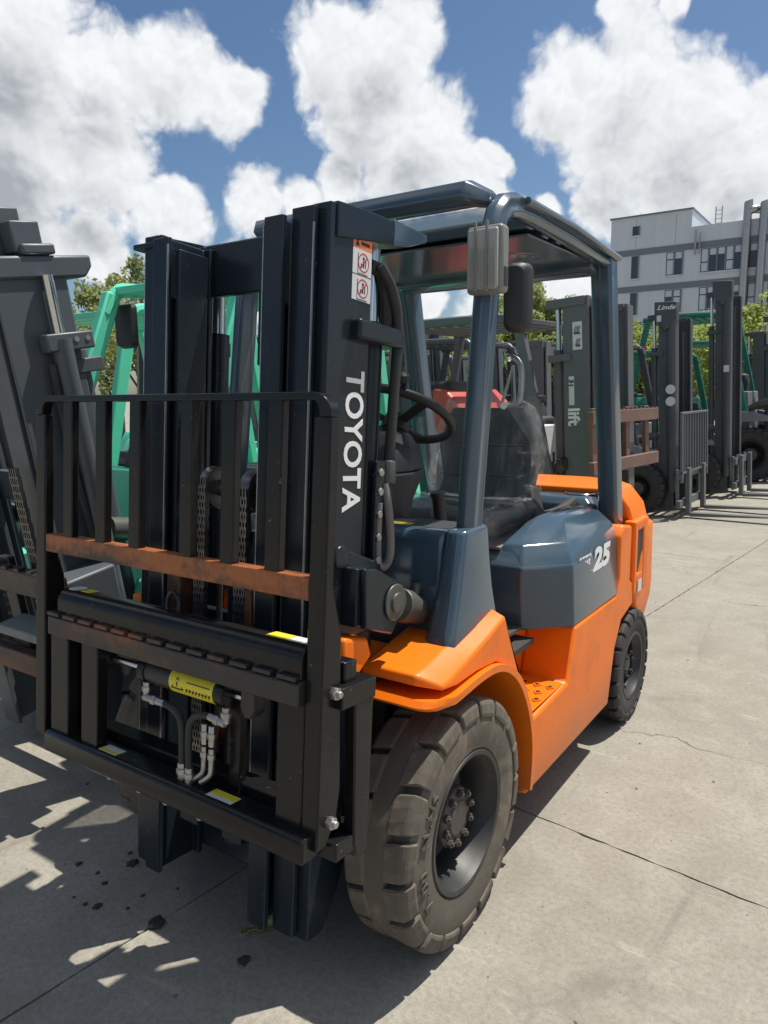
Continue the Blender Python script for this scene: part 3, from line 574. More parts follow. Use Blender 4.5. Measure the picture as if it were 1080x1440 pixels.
for a in (pi/2, pi/2+2.1, pi/2-2.1):
    rd = SA*cos(a)+SBv*sin(a); bb = B(); bb.beam(SWC-SWN*.03+rd*.02, SWC+rd*.18, .036, .014, SWN); bb.build('spoke', 'plastic_black', sw, bevel=.004)
b = B(); b.cyl(SWC-SWN*.06, SWC-SWN*.005, .05, 20, .042); b.build('horn_boss', 'plastic_black', sw, bevel=.005)
kp = SWC+(SA*cos(-1.9)+SBv*sin(-1.9))*.18
kp = SWC+(SA*cos(.9)+SBv*sin(.9))*-.0+(SA*.55+SBv*-.83)*.18
b = B(); b.cyl(kp, kp+SWN*.03, .010, 10); b.lathe([(.001, .026), (.018, .03), (.026, .042), (.026, .052), (.016, .064), (.001, .067)], kp, 2, 18); b.build('steering_knob', 'plastic_black', sw)
b = B(); b.cyl((.19, .52, .95), (.185, .49, 1.17), .023, 14); b.cyl((.185, .49, 1.16), (.184, .488, 1.175), .027, 14); b.cyl((.19, .53, .65), (.19, .52, .96), .010, 8); b.build('brake_lever', 'plastic_black', FL)
# ---- seat
def cushion(b, x0, x1, y0, y1, z0, z1, n=9, puff=.02):
    secs = []
    for k in range(n):
        t = k/(n-1); z = z0+(z1-z0)*t; f = 1-.10*abs(2*t-1)**3
        cx, cy = (x0+x1)/2, (y0+y1)/2; hx, hy = (x1-x0)/2*f, (y1-y0)/2*f
        secs.append([Vector((cx+math.copysign(abs(cos(a))**.35, cos(a))*hx, cy+math.copysign(abs(sin(a))**.35, sin(a))*hy, z)) for a in [2*pi*i/28 for i in range(28)]])
    b.loft(secs); return b
b = B(); cushion(b, -.245, .245, .76, 1.22, .955, 1.06); seat = b.build('seat_cushion', 'vinyl', FL, bevel=.008, ang=50)
tilt_b = Matrix.Translation((0, 1.16, 1.03))@Matrix.Rotation(radians(-12), 4, 'X')
def contour(v):
    t = v.z/.42; w = 1-.16*max(0, t-.55)/.45
    return tilt_b@Vector((v.x*w, v.y-.045*(abs(v.x)/.232)**3*(1-t*.5)+.02*sin(t*pi*1.2), v.z))
b = B(contour); cushion(b, -.232, .232, .0, .11, .0, .42, n=14); sb = b.build('seat_backrest', 'vinyl', FL, ang=60)
for zz in (.13, .26):
    b = B(contour); b.tube([(x, -.004, zz) for x in (-.2, -.1, 0, .1, .2)], .006, 6); b.build('seat_seam', 'plastic_black', sb)
def film(name, xf, dims, amp, seed, parent):
    b = B(xf); cushion(b, *dims, n=16)
    o = b.build(name, 'plastic_film', parent, ang=80)
    me = o.data; bm_ = bmesh.new(); bm_.from_mesh(me); bmesh.ops.subdivide_edges(bm_, edges=bm_.edges, cuts=2, use_grid_fill=True); bm_.normal_update()
    for v in bm_.verts:
        n_ = noise.turbulence(v.co*11+Vector((seed, 0, 0)), 4, True)
        v.co += v.normal*amp*(n_-.25)
    bm_.to_mesh(me); bm_.free()
    return o
film('plastic_cover', None, (-.262, .268, .735, 1.20, .962, 1.075), .034, 3, seat)
film('plastic_cover', contour, (-.252, .252, -.018, .13, -.01, .44), .022, 9, sb)
b = B(); b._add([(.10, 1.20, 1.46), (.17, 1.17, 1.50), (.255, 1.16, 1.49), (.30, 1.18, 1.44), (.27, 1.19, 1.36), (.24, 1.17, 1.20), (.22, 1.20, 1.30)], [(0, 1, 2, 6), (2, 3, 4, 6), (4, 5, 6)]); o = b.build('plastic_flap', 'plastic_film', sb); sm = o.modifiers.new('s', 'SOLIDIFY'); sm.thickness = .002
b = B(); b._add([(-.30, 1.12, 1.40), (-.20, 1.14, 1.42), (-.15, 1.12, 1.15), (-.20, 1.12, 1.0), (-.24, 1.10, 1.20)], [(0, 1, 2, 4), (2, 3, 4)]); o = b.build('plastic_flap', 'plastic_film', sb); sm = o.modifiers.new('s', 'SOLIDIFY'); sm.thickness = .002
b = B(); b.loft([[Vector(p) for p in ((.20, 1.17, 1.13), (.245, 1.16, 1.13), (.245, 1.24, 1.11), (.20, 1.24, 1.11))], [Vector(p) for p in ((.22, 1.10, .99), (.30, 1.08, .97), (.30, 1.20, .97), (.22, 1.22, .97))]]); b.build('seat_skirt', 'rubber_black', seat, bevel=.01)
b = B(); b.tube([(.262, 1.11, 1.0), (.275, 1.2, .99), (.30, 1.33, .995), (.33, 1.42, 1.03)], .028, 10); b.build('seat_belt_reel', 'rubber_black', seat)
b = B(); b.tube([(.085, 1.235, 1.452), (.12, 1.24, 1.452), (.148, 1.245, 1.48), (.152, 1.25, 1.58), (.143, 1.25, 1.625), (.118, 1.25, 1.65), (.10, 1.25, 1.652)], .012, 10); gh = b.build('grab_handle', 'steel', sb)
b = B(); b.cyl((.088, 1.225, 1.452), (.088, 1.215, 1.452), .017, 6); b.cyl((.10, 1.24, 1.652), (.09, 1.23, 1.65), .017, 8); b.build('handle_bolt', 'chrome', gh)
b = B(); b.tube([(.05, 1.27, 1.45), (.10, 1.28, 1.62)], .007, 8, smooth=False); b.tube([(.115, 1.27, 1.45), (.10, 1.28, 1.62)], .006, 8, smooth=False); b.build('handle_stay', 'steel', gh)

# ---- mast (mast-local x, y back, z up the mast; tilted back about its foot)
TL, MY = .0927, -.407
def mx_(v): return Vector((v.x, MY+v.y*cos(TL)+(v.z-.3)*sin(TL), .3+(v.z-.3)*cos(TL)-v.y*sin(TL)))
def mdir(d): return Vector((d[0], d[1]*cos(TL)+d[2]*sin(TL), d[2]*cos(TL)-d[1]*sin(TL)))
def MB(): return B(mx_)
def mpart(name, m, b, parent=FL, bevel=.003, **k): return b.build(name, m, parent, bevel=bevel, **k)
Zt, Zb = 1.957, .15
for s_ in (1, -1):
    # outer channel
    sec_ = [(.3326, 0), (.3326, .17), (.262, .17), (.262, .152), (.313, .152), (.313, .02), (.276, .02), (.276, 0)]
    b = MB(); b.prism([(x*s_, y) for x, y in sec_], 2, .38, Zt)
    o = mpart('outer_mast_rail', 'mast_black', b)
    b = MB(); b.loft([[Vector((x*s_, y, z)) for x, y in ((.3326, 0), (.3326, yb), (.262, yb), (.262, yb-.018), (.313, yb-.018), (.313, .02), (.276, .02), (.276, 0))] for z, yb in ((Zb, .06), (.23, .115), (.381, .17))]); mpart('rail_foot', 'mast_black', b, o)
    # middle I rail
    sec_ = [(.300, -.022), (.300, -.004), (.262, -.004), (.262, .118), (.302, .118), (.302, .136), (.222, .136), (.222, .118), (.248, .118), (.248, -.004), (.232, -.004), (.232, -.022)]
    b = MB(); b.prism([(x*s_, y) for x, y in sec_], 2, Zb+.01, Zt-.01); mpart('middle_mast_rail', 'mast_black', b)
    # inner I rail
    sec_ = [(.232, -.052), (.232, -.036), (.205, -.036), (.205, .088), (.23, .088), (.23, .104), (.165, .104), (.165, .088), (.19, .088), (.19, -.036), (.172, -.036), (.172, -.052)]
    b = MB(); b.prism([(x*s_, y) for x, y in sec_], 2, Zb+.02, Zt-.03); mpart('inner_mast_rail', 'mast_black', b)
    # roller guard strips on the inner face
    b = MB(); b.box(.150*s_, .166*s_, -.03, .07, .98, Zt-.06); mpart('guide_strip', 'mast_black', b)
    # bright worn roller tracks
    for (xa, xb, ya, yb) in ((.2745, .2775, -.0012, .004), (.2305, .2335, -.0232, -.018), (.2985, .3015, -.0232, -.018), (.1705, .1735, -.0532, -.048)):
        b = MB(); b.box(xa*s_, xb*s_, ya, yb, .42, Zt-.05); mpart('roller_track', 'steel', b, o, bevel=0)
    # guide rollers at the top
    for (xr, yr, zr) in ((.245, .02, Zt-.05), (.29, .06, Zt-.045)):
        b = MB(); b.cyl((xr*s_, yr, zr), ((xr+.028)*s_, yr, zr), .038, 20); mpart('guide_roller', 'steel', b, bevel=.002)
    # top lug reaching back, cylinder bracket
    b = MB(); b.loft([[Vector((x*s_, y, z)) for x, z in ((.295, z0), (.338, z0), (.338, z1), (.295, z1))] for y, z0, z1 in ((.02, 1.88, 1.962), (.17, 1.905, 1.975), (.255, 1.915, 1.978))]); lug = mpart('top_lug', 'mast_black', b)
    b = MB(); b.loft([[Vector((x*s_, y, z)) for x, z in ((.285, 1.985), (.338, 1.985), (.338, z0), (.285, z0))] for y, z0 in ((.257, 1.915), (.34, 1.935), (.42, 1.965))]); mpart('lug_plate', 'guard_blue', b, lug)
    b = MB(); b.box(.28*s_, .362*s_, .09, .29, 1.655, 1.705); mpart('cylinder_clamp', 'mast_black', b, bevel=.008)
    # lift cylinder behind the rail
    b = MB(); b.cyl((.285*s_, .235, .32), (.285*s_, .235, 1.72), .036, 20); mpart('lift_cylinder', 'mast_black', b, bevel=0)
    b = MB(); b.cyl((.285*s_, .235, 1.70), (.285*s_, .235, 1.93), .022, 16); mpart('lift_rod', 'chrome', b, bevel=0)
# cross members
b = MB(); b.box(-.205, .205, .105, .13, 1.80, 1.945); mpart('upper_crossmember', 'mast_black', b, bevel=.006)
b = MB(); b.box(-.30, .30, .172, .20, 1.86, 1.95); mpart('upper_crossmember', 'mast_black', b, bevel=.006)
b = MB(); b.box(.02, .17, .09, .104, 1.60, 1.80); mpart('crossmember_web', 'mast_black', b, bevel=.01)
for z in (.33, .75): 
    b = MB(); b.box(-.30, .30, .172, .21, z, z+.14); mpart('lower_crossmember', 'mast_black', b, bevel=.006)
b = MB(); b.box(-.20, .20, .105, .125, .19, .44); mpart('lower_crossmember', 'mast_black', b, bevel=.006)
b = MB(); b.box(-.262, .262, .128, .165, .20, .34); mpart('lower_crossmember', 'mast_black', b, bevel=.006)
b = MB(); b.box(-.345, -.26, -.03, .02, 1.915, 1.93); mpart('mast_tab', 'mast_black', b)
# free-lift cylinder in the middle with sheaves and chains
b = MB(); b.cyl((.026, .055, .30), (.026, .055, 1.16), .040, 24); mpart('free_lift_cylinder', 'mast_black', b, bevel=0)
b = MB(); b.cyl((.026, .055, 1.15), (.026, .055, 1.27), .022, 16); mpart('free_lift_rod', 'chrome', b, bevel=0)
b = MB(); b.box(-.035, .088, .03, .075, 1.25, 1.29); mpart('cylinder_head', 'mast_black', b, bevel=.006)
def sheave(x, y, z, r, w, name, parent=FL):
    b = MB(); b.lathe([(.012, -w/2), (r*.35, -w/2), (r*.38, -w*.25), (r*.8, -w*.25), (r*.85, -w/2), (r, -w/2), (r*.92, -w*.2), (r*.92, w*.2), (r, w/2), (r*.85, w/2), (r*.8, w*.25), (r*.38, w*.25), (r*.35, w/2), (.012, w/2)], (x, y, z), 0, 32, True)
    o = mpart(name, 'chain_dark', b, parent, bevel=0, ang=40)
    b = MB(); b.cyl((x-w*.7, y, z), (x+w*.7, y, z), .014, 10); mpart('axle_pin', 'steel', b, o, bevel=.001)
    return o
sheave(-.055, .035, 1.27, .058, .036, 'chain_sheave'); sheave(.108, .022, 1.27, .058, .036, 'chain_sheave')
sheave(.075, .14, 1.40, .085, .022, 'hose_pulley')
b = MB(); b.box(.055, .095, .10, .112, 1.30, 1.42); mpart('pulley_bracket', 'mast_black', b)
def chain(x, y, z0, z1, w, parent=FL, fn=MB, m='chain_dark', pitch=.019):
    b = fn(); n = int((z1-z0)/pitch)
    for k in range(n):
        z = z0+k*pitch
        offs = (-.42, -.14, .14, .42) if k % 2 else (-.5, -.28, .0, .28, .5)
        for o in offs:
            xx = x+o*w; b.box(xx-.0016, xx+.0016, y-.008, y+.008, z-.004, z+pitch+.004)
        b.cyl((x-w*.56, y, z), (x+w*.56, y, z), .0045, 6)
    return b.build('lift_chain', m, parent)
chain(-.055, -.022, .40, 1.30, .036); chain(.108, -.035, .40, 1.29, .036)
for xa in (-.055, .108):
    b = MB(); b.box(xa-.035, xa+.035, -.05, -.005, .36, .42); mpart('chain_anchor', 'mast_black', b)
for (x, z0, z1) in ((.075, .5, 1.38), (-.10, .5, 1.5)):
    b = MB(); b.tube([(x, .09, z0), (x, .09, z1)], .009, 8, smooth=False); mpart('hydraulic_hose', 'rubber_black', b, bevel=0)
b = MB(); b.box(-.165, -.11, -.045, .03, .90, 1.05); mpart('stop_block', 'worn_low', b); b = MB(); b.box(.145, .165, -.06, .0, .90, 1.03); mpart('stop_block', 'worn_low', b)
# ---- carriage, side shifter and load backrest
YB = -.211
for s_ in (1, -1):
    b = MB(); x0, x1 = sorted((.474*s_, .5191*s_)); b.loft([[Vector((x, y, z)) for x, y in ((x0, YB), (x1, YB), (x1, YB+d), (x0, YB+d))] for z, d in ((.545, .03), (.60, .065), (.66, .075), (1.0, .06), (1.10, .028), (1.45, .028))]); up_o = mpart('backrest_upright', 'carriage_black', b, bevel=.004)
# top bar with rounded corners
pts = []
for s_ in (-1, 1):
    cx = s_*(.5191-.05)
    for k in range(7):
        a = pi/2+(1-k/6)*pi/2 if s_ < 0 else pi/2-k/6*pi/2
        pts.append((cx+.05*cos(a), 1.45+.05*sin(a)))
pin = []
for s_ in (1, -1):
    cx = s_*(.5191-.05)
    for k in range(7):
        a = k/6*pi/2 if s_ > 0 else pi/2+k/6*pi/2
        pin.append((cx+(.05-.030)*cos(a), 1.45+(.05-.016)*sin(a)))
b = MB(); b.loft([[Vector((x, y, z)) for y, (x, z) in ((YB, pts[i]), (YB+.030, pts[i]), (YB+.030, pin[13-i]), (YB, pin[13-i]))] for i in range(14)]); mpart('backrest_top_bar', 'carriage_black', b, bevel=.002)
for x in (-.376, -.233, -.096, .092, .229, .366):
    b = MB(); b.box(x-.021, x+.021, YB+.004, YB+.026, 1.12, 1.487); mpart('backrest_bar', 'carriage_black', b)
b = MB(); b.box(-.474, .474, YB+.002, YB+.040, 1.072, 1.122); mb_ = mpart('backrest_mid_bar', 'worn_bar', b, bevel=.003)
for x in (-.376, -.233, -.096, .092, .229, .366):   # weld beads at the bar feet
    b = MB(); b.tube([(x-.022, YB+.014, 1.123), (x+.022, YB+.014, 1.123)], .005, 6, smooth=False); mpart('weld_bead', 'carriage_black', b, mb_, bevel=0)
# side shifter: upper rounded cover, notched hook bar, uprights, lower bar
b = MB(); b.loft([[Vector((x, YB+.030+.036*cos(a)*1.1, .945+.034*sin(a))) for a in [pi*k/8 for k in range(9)]]+[Vector((x, YB+.030-.039, .905)), Vector((x, YB+.030+.039, .905))] for x in (-.40, -.385, .47)]); cov = mpart('shifter_cover', 'carriage_black', b, bevel=.003)
b = MB(); b.loft([[Vector((x, y, z)) for x in (xx,) for y, z in ((YB-.022, .852), (YB-.022, .900), (YB-.012, .905), (YB+.02, .905), (YB+.02, .852))] for xx in (-.425, .474)]); nb = mpart('hook_bar', 'worn_low', b, bevel=.003)
for k in range(13):
    x = -.40+k*.07; b = MB(); b.box(x-.026, x+.026, YB-.0235, YB+.0, .9045, .915); mpart('hook_tooth', 'worn_low', b, nb, bevel=.002)
for (x0, x1) in ((-.425, -.345), (-.285, -.215)):
    b = MB(); b.box(x0, x1, YB-.012, YB+.02, .52, .853); mpart('shifter_upright', 'carriage_black', b)
b = MB(); b.box(.40, .474, YB+.0, YB+.03, .56, .853); mpart('shifter_upright', 'carriage_black', b)
b = MB(); b.loft([[Vector((x, y, z)) for y, z in ((YB-.030, .525), (YB-.030, .572), (YB-.02, .582), (YB+.04, .582), (YB+.04, .525))] for x in (-.43, .505)]); lb = mpart('lower_hook_bar', 'carriage_black', b, bevel=.005)
b = MB(); b.box(-.32, .50, YB+.055, YB+.11, .552, .60); mpart('lower_carriage_bar', 'carriage_black', b, bevel=.005)
b = MB(); b.box(-.32, .52, YB+.075, YB+.12, .87, .935); mpart('upper_carriage_bar', 'carriage_black', b, bevel=.005)
# stickers on carriage
b = MB(); b.box(-.205, -.135, YB-.014, YB+.02, .5825, .5832); st = mpart('caution_label', 'sticker_white', b, lb, bevel=0); b = MB(); b.box(-.205, -.135, YB-.013, YB-.002, .5833, .5838); mpart('label_stripe', 'sticker_yellow', b, lb, bevel=0)
b = MB(); b.box(.20, .28, YB-.014, YB+.02, .5825, .5832); mpart('caution_label', 'sticker_white', b, lb, bevel=0); b = MB(); b.box(.20, .28, YB-.002, YB+.018, .5833, .5838); mpart('label_stripe', 'sticker_yellow', b, lb, bevel=0)
for x0, x1, m in ((.35, .41, 'sticker_yellow'), (.412, .470, 'sticker_white')):
    b = MB(); b.box(x0, x1, YB+.010, YB+.045, .9790, .9800); mpart('caution_label', m, b, cov, bevel=0)
b = MB(); b.box(-.325, -.285, YB+.012, YB+.043, .9790, .9800); mpart('caution_label', 'sticker_yellow', b, cov, bevel=0)
b = MB(); b.lathe([(.001, .0), (.024, .0), (.024, .0008)], (-.36, YB+.028, .9792), 2, 20); mpart('round_label', 'sticker_white', b, cov, bevel=0)
b = MB(); b.tube([(.005, YB+.03, .97), (.005, YB+.03, 1.0), (.018, YB+.03, 1.022), (.034, YB+.03, 1.022), (.046, YB+.03, 1.0), (.046, YB+.03, .97)], .0055, 8); mpart('lifting_eye', 'carriage_black', b, cov, bevel=0)
# side-shift cylinder
yc, zc = -.175, .812
b = MB(); b.cyl((-.06, yc, zc), (.22, yc, zc), .032, 24); scy = mpart('shift_cylinder', 'worn_low', b, bevel=.003)
b = MB(); b.cyl((-.235, yc, zc), (.30, yc, zc), .010, 14); mpart('shift_rod', 'chrome', b, scy, bevel=0)
for x in (-.063, .215):
    b = MB(); b.cyl((x-.012, yc, zc), (x+.012, yc, zc), .036, 24); mpart('cylinder_gland', 'carriage_black', b, scy, bevel=.002)
for x in (-.245, .295):
    b = MB(); b.prism([(x-.022, .86), (x+.022, .86), (x+.022, .795), (x+.008, .775), (x-.008, .775), (x-.022, .795)], 1, yc-.02, yc+.02); mpart('rod_lug', 'worn_low', b, scy)
b = MB(); b.box(-.05, .22, YB+.02, YB+.06, .842, .872); mpart('cylinder_cradle', 'carriage_black', b, scy)
b = MB(); b.loft([[Vector((x, yc-.0330*cos(a)-.0, zc+.0330*sin(a))) for a in [-.95+1.9*k/8 for k in range(9)]] for x in (.045, .195)], caps=False, closed=False); lab = mpart('warning_label', 'sticker_yellow', b, scy, bevel=0)
def on_cyl(x, a): return mx_(Vector((x, yc-.0338*cos(a), zc+.0338*sin(a))))
for tri in (((.055, -.35), (.075, .45), (.095, -.35)),):
    b = B(); P = [on_cyl(*t) for t in tri]
    for i in range(3): b.cyl(P[i], P[(i+1) % 3], .0016, 5)
    b.build('warning_triangle', 'ink_black', scy)
b = B(); b.cyl(on_cyl(.075, .15), on_cyl(.075, -.15), .0016, 5)
b.build('warning_mark', 'ink_black', scy)
for k in range(8):
    x = .105+k*.011
    b = B(); b.cyl(on_cyl(x, -.45), on_cyl(x+.006, -.15), .0013, 4); b.cyl(on_cyl(x, -.25), on_cyl(x+.007, -.3), .0013, 4); b.build('label_character', 'ink_black', scy)
b = B(); b.cyl(on_cyl(.108, .3), on_cyl(.185, .3), .0012, 4); b.build('label_line', 'ink_black', scy)
# hoses and fittings below the cylinder
def hose(pts, r, m='rubber_black', name='hydraulic_hose'):
    b = MB(); b.tube(pts, r, 10); return mpart(name, m, b, bevel=0, ang=60)
def fitting(p0, p1, r, n=6):
    b = MB(); b.cyl(p0, p1, r, n); q = Vector(p0).lerp(Vector(p1), .5); d = (Vector(p1)-Vector(p0)).normalized(); b.cyl(q-d*.007, q+d*.007, r*1.3, 6); return mpart('hose_fitting', 'steel', b, bevel=.001)
yh = -.20
fitting((-.045, yh, .79), (-.045, yh, .755), .010); fitting((-.048, yh-.005, .752), (.028, yh-.005, .752), .0095)
hose([(.03, yh-.005, .752), (.07, yh-.008, .745), (.095, yh-.01, .72), (.10, yh-.01, .66), (.10, yh-.01, .61)], .0085)
fitting((.10, yh-.01, .625), (.10, yh-.01, .585), .0105)
fitting((.235, yh, .79), (.235, yh, .752), .010); fitting((.238, yh-.005, .752), (.185, yh-.005, .758), .0095)
hose([(.185, yh-.005, .758), (.15, yh-.008, .752), (.125, yh-.01, .725), (.122, yh-.01, .67), (.126, yh-.01, .61)], .0085)
fitting((.126, yh-.01, .62), (.126, yh-.01, .58), .0105)
for x in (.165, .19):
    fitting((x, yh, .735), (x, yh, .685), .0085); fitting((x, yh, .68), (x, yh, .64), .0075)
    hose([(x, yh, .645), (x-.004, yh, .615), (x-.03, yh-.004, .592)], .007, 'steel', 'pipe_elbow')
for x in (.10, .126): hose([(x, yh-.01, .59), (x+.002, yh-.008, .572), (x+.02, yh, .563), (x+.04, yh+.02, .565)], .007, 'steel', 'pipe_elbow')
b = MB(); b.box(.21, .245, -.165, -.14, .55, .80); mpart('hose_plate', 'carriage_black', b)
b = MB(); b.box(.09, .22, -.19, -.12, .535, .575); mpart('valve_block', 'carriage_black', b, bevel=.006)
# end plates of the carriage
for s_ in (1, -1):
    b = MB(); x0, x1 = sorted((.505*s_, .535*s_)); b.loft([[Vector((x, y, z)) for x, y in ((x0, y0), (x1, y0), (x1, -.045), (x0, -.045))] for z, y0 in ((.485, -.085), (.52, -.10), (.85, -.115), (.885, -.115))]); ep = mpart('carriage_end_plate', 'carriage_black', b, bevel=.004)
    b = MB(); b.box(.40*s_, .532*s_, -.16, -.049, .505, .545); mpart('end_plate_foot', 'carriage_black', b, ep)
    b = MB(); b.box(.44*s_, .538*s_, -.165, -.042, .842, .889); mpart('end_plate_arm', 'carriage_black', b, ep)
    for zz in (.88, .60):
        b = MB(); b.cyl((.519*s_, -.175, zz), (.534*s_, -.175, zz), .014, 6); b.cyl((.53*s_, -.175, zz), (.542*s_, -.175, zz), .008, 8); mpart('carriage_bolt', 'steel', b, bevel=.001)
    for xx in (.17, .05):
        b = MB(); b.cyl((xx*s_, YB-.0, .525), (xx*s_, YB-.0, .508), .011, 6); mpart('carriage_bolt', 'steel', b, bevel=.001)
    # tilt cylinder and its bracket
    b = MB(); b.prism([(.01, 1.135), (.05, 1.15), (.25, 1.085), (.25, .985), (.19, .915), (.03, .92)], 0, .334*s_, .356*s_); tb = mpart('tilt_bracket', 'mast_black', b, bevel=.005)
    b = MB(); b.prism([(.07, 1.10), (.12, 1.095), (.24, 1.045), (.255, 1.0), (.245, .96), (.20, .915), (.08, .95)], 0, .40*s_, .418*s_); mpart('tilt_clevis', 'mast_black', b, tb, bevel=.005)
    b = MB(); b.box(.356*s_, .401*s_, .06, .10, .955, 1.10); mpart('clevis_web', 'mast_black', b, tb, bevel=.004)
    b = MB(); b.cyl((.33*s_, .205, 1.0), (.432*s_, .205, 1.0), .026, 20); b.cyl((.418*s_, .205, 1.0), (.425*s_, .205, 1.0), .048, 24); mpart('tilt_pin', 'gunmetal', b, tb, bevel=.003)
    b = MB(); b.cyl((.334*s_, .05, 1.125), (.365*s_, .05, 1.125), .03, 16); mpart('bracket_boss', 'mast_black', b, tb, bevel=.004)
    b = MB(); b.cyl((.356*s_, .10, 1.005), (.39*s_, .10, 1.005), .024, 14); mpart('greasy_boss', 'mast_black', b, tb, bevel=.006)
    b = MB(); b.prism([(.02, .935), (.12, .92), (.14, .87), (.06, .81), (.02, .80)], 0, .335*s_, .40*s_); mpart('mast_hanger', 'orange', b, tb, bevel=.01)
    tc0, tc1 = Vector((.375*s_, .21, .998)), Vector((.375*s_, .52, .905)); dd = (tc1-tc0).normalized()
    b = MB(); b.cyl(tc0+dd*.10, tc1, .042, 24); b.cyl(tc0+dd*.085, tc0+dd*.13, .047, 24); tcy = mpart('tilt_cylinder', 'gunmetal', b, bevel=.004)
    b = MB(); b.cyl(tc0, tc0+dd*.12, .018, 16); mpart('tilt_rod', 'steel', b, tcy, bevel=0)
    q = tc0+dd*.17; b = MB(); b.cyl(q, q+Vector((0, .01, .07)), .014, 10); b.cyl(q+Vector((0, 0, .06)), q+Vector((.0, .06, .065)), .011, 10); b.cyl(q+Vector((0, .045, .064)), q+Vector((0, .06, .065)), .015, 6); mpart('cylinder_fitting', 'gunmetal', b, tcy, bevel=.002)
# hoses down the back of the right-hand rail
hose([(.325, .215, 1.86), (.338, .26, 1.80), (.342, .285, 1.70), (.342, .275, 1.5), (.342, .265, 1.3), (.345, .26, 1.15)], .015)
hose([(.345, .245, 1.30), (.36, .25, 1.22), (.362, .26, 1.12), (.352, .25, 1.08), (.345, .225, 1.10), (.345, .22, 1.25)], .012, 'trim_brown')
b = MB(); b.box(.336, .35, .20, .24, 1.06, 1.36); hb = mpart('hose_clamp_plate', 'mast_black', b)
for z in (1.10, 1.16, 1.22, 1.28, 1.33):
    b = MB(); b.cyl((.35, .215, z), (.358, .215, z), .011, 6); mpart('clamp_bolt', 'steel', b, hb, bevel=.001)
b = MB(); b.cyl((.342, .268, 1.36), (.345, .262, 1.30), .021, 12); mpart('hose_sleeve', 'gunmetal', b)
b = MB(); b.tube([(.30, .20, 1.86), (.31, .25, 1.84), (.315, .27, 1.74), (.31, .255, 1.66)], .018, 10); b.tube([(.285, .22, 1.87), (.295, .26, 1.82), (.30, .28, 1.72)], .014, 8); mpart('hydraulic_hose', 'rubber_black', b, bevel=0)
# ---- lettering and stickers on the mast and hood
o3 = mx_(Vector((.3335, .081, 1.582)))
text('brand_lettering', 'TOYOTA', 'white_paint', FL, frame(o3, mdir((0, 0, -1)), mdir((0, 1, 0))), .102, .83, .0022)
def sticker(y0, y1, z0, z1, m, dx=.0006, name='warning_sticker', parent=FL):
    b = MB(); b.box(.3328, .3330+dx, y0, y1, z0, z1); return mpart(name, m, b, parent, bevel=0)
wst = sticker(.088, .166, 1.752, 1.875, 'sticker_white')
sticker(.088, .166, 1.8755, 1.908, 'sticker_orange', name='sticker_header', parent=wst)
sticker(.088, .166, 1.8125, 1.8145, 'ink_black', .0009, 'sticker_rule', wst)
for k, zz in enumerate((1.845, 1.783)):
    b = MB(); secs = []
    for i in range(25):
        a = 2*pi*i/24; secs.append([Vector((.3337+.0006*p, .132+(.0215+.0025*q)*cos(a), zz+(.0215+.0025*q)*sin(a))) for p, q in ((0, -.5), (1, -.5), (1, .5), (0, .5))])
    b.loft(secs, caps=False); b.beam((.3339, .117, zz-.015), (.3339, .147, zz+.015), .003, .0012, (1, 0, 0)); mpart('prohibition_ring', 'ink_red', b, wst, bevel=0)
    b = MB(); b.cyl((.3336, .132, zz+.010), (.3342, .132, zz+.010), .004, 10); b.box(.3336, .3341, .129, .135, zz-.011, zz+.004); b.box(.3336, .3341, .121, .126, zz-.013, zz-.003); b.box(.3336, .3341, .139, .142, zz-.012, zz+.006); b.box(.3336, .3341, .108, .110, zz-.028, zz+.02); b.box(.3336, .3341, .108, .15, zz-.029, zz-.027); mpart('pictogram', 'ink_black', b, wst, bevel=0)
b = MB(); b.prism([(.097, 1.881), (.113, 1.881), (.105, 1.899)], 0, .3338, .3342); b.box(.3338, .3342, .12, .155, 1.886, 1.894); mpart('pictogram', 'ink_black', b, wst, bevel=0)
# hood side decals: plane through the hood side facet
p1, p2, p3 = Vector((.545, .862, .655)), Vector((.55, 1.40, .655)), Vector((.531, 1.15, .885)); nx = (p2-p1).cross(p3-p1).normalized(); nx = nx if nx.x > 0 else -nx
def decal_pt(y, z, off=.0012): return Vector((p1.x-(nx.y*(y-p1.y)+nx.z*(z-p1.z))/nx.x, y, z))+nx*off
def hood_text(s, u, v, size, sx, bold, shear, name): 
    d = pixdir(u, v); t = (p1-CAMP).dot(nx)/d.dot(nx); P = CAMP+d*t+nx*.0012
    return text(name, s, 'white_paint', FL, frame(P, (p2-p1), Vector((0, 0, 1))), size, sx, bold, shear=shear)
hood_text('25', 834, 803, .118, 1.62, .0055, .12, 'model_number')
hood_text('TOYOTA', 818, 792, .030, .85, .0008, 0, 'brand_lettering')
hood_text('SAS', 820.5, 802, .046, .92, .002, .1, 'model_lettering')
d = pixdir(816, 790); P = CAMP+d*((p1-CAMP).dot(nx)/d.dot(nx))+nx*.0015
b = B()
for rr_ in ((.011, .013, 0), (.0045, .012, .001), (.011, .004, .003)):
    for i in range(24):
        a0, a1 = 2*pi*i/24, 2*pi*(i+1)/24
        b.cyl(P+Vector((0, rr_[0]*cos(a0), rr_[1]*sin(a0)+rr_[2])), P+Vector((0, rr_[0]*cos(a1), rr_[1]*sin(a1)+rr_[2])), .0013, 4)
b.build('brand_emblem', 'white_paint', FL)
b = B(); P0 = decal_pt(1.03, .722); b.cyl(CAMP+pixdir(820, 808)*((p1-CAMP).dot(nx)/pixdir(820, 808).dot(nx)), CAMP+pixdir(833, 801)*((p1-CAMP).dot(nx)/pixdir(833, 801).dot(nx)), .002, 4); b.build('decal_rule', 'white_paint', FL)
def on_shoulder(u, v, z): p = onplane(u, v, 2, z); return Vector((p.x, p.y, z+.006))
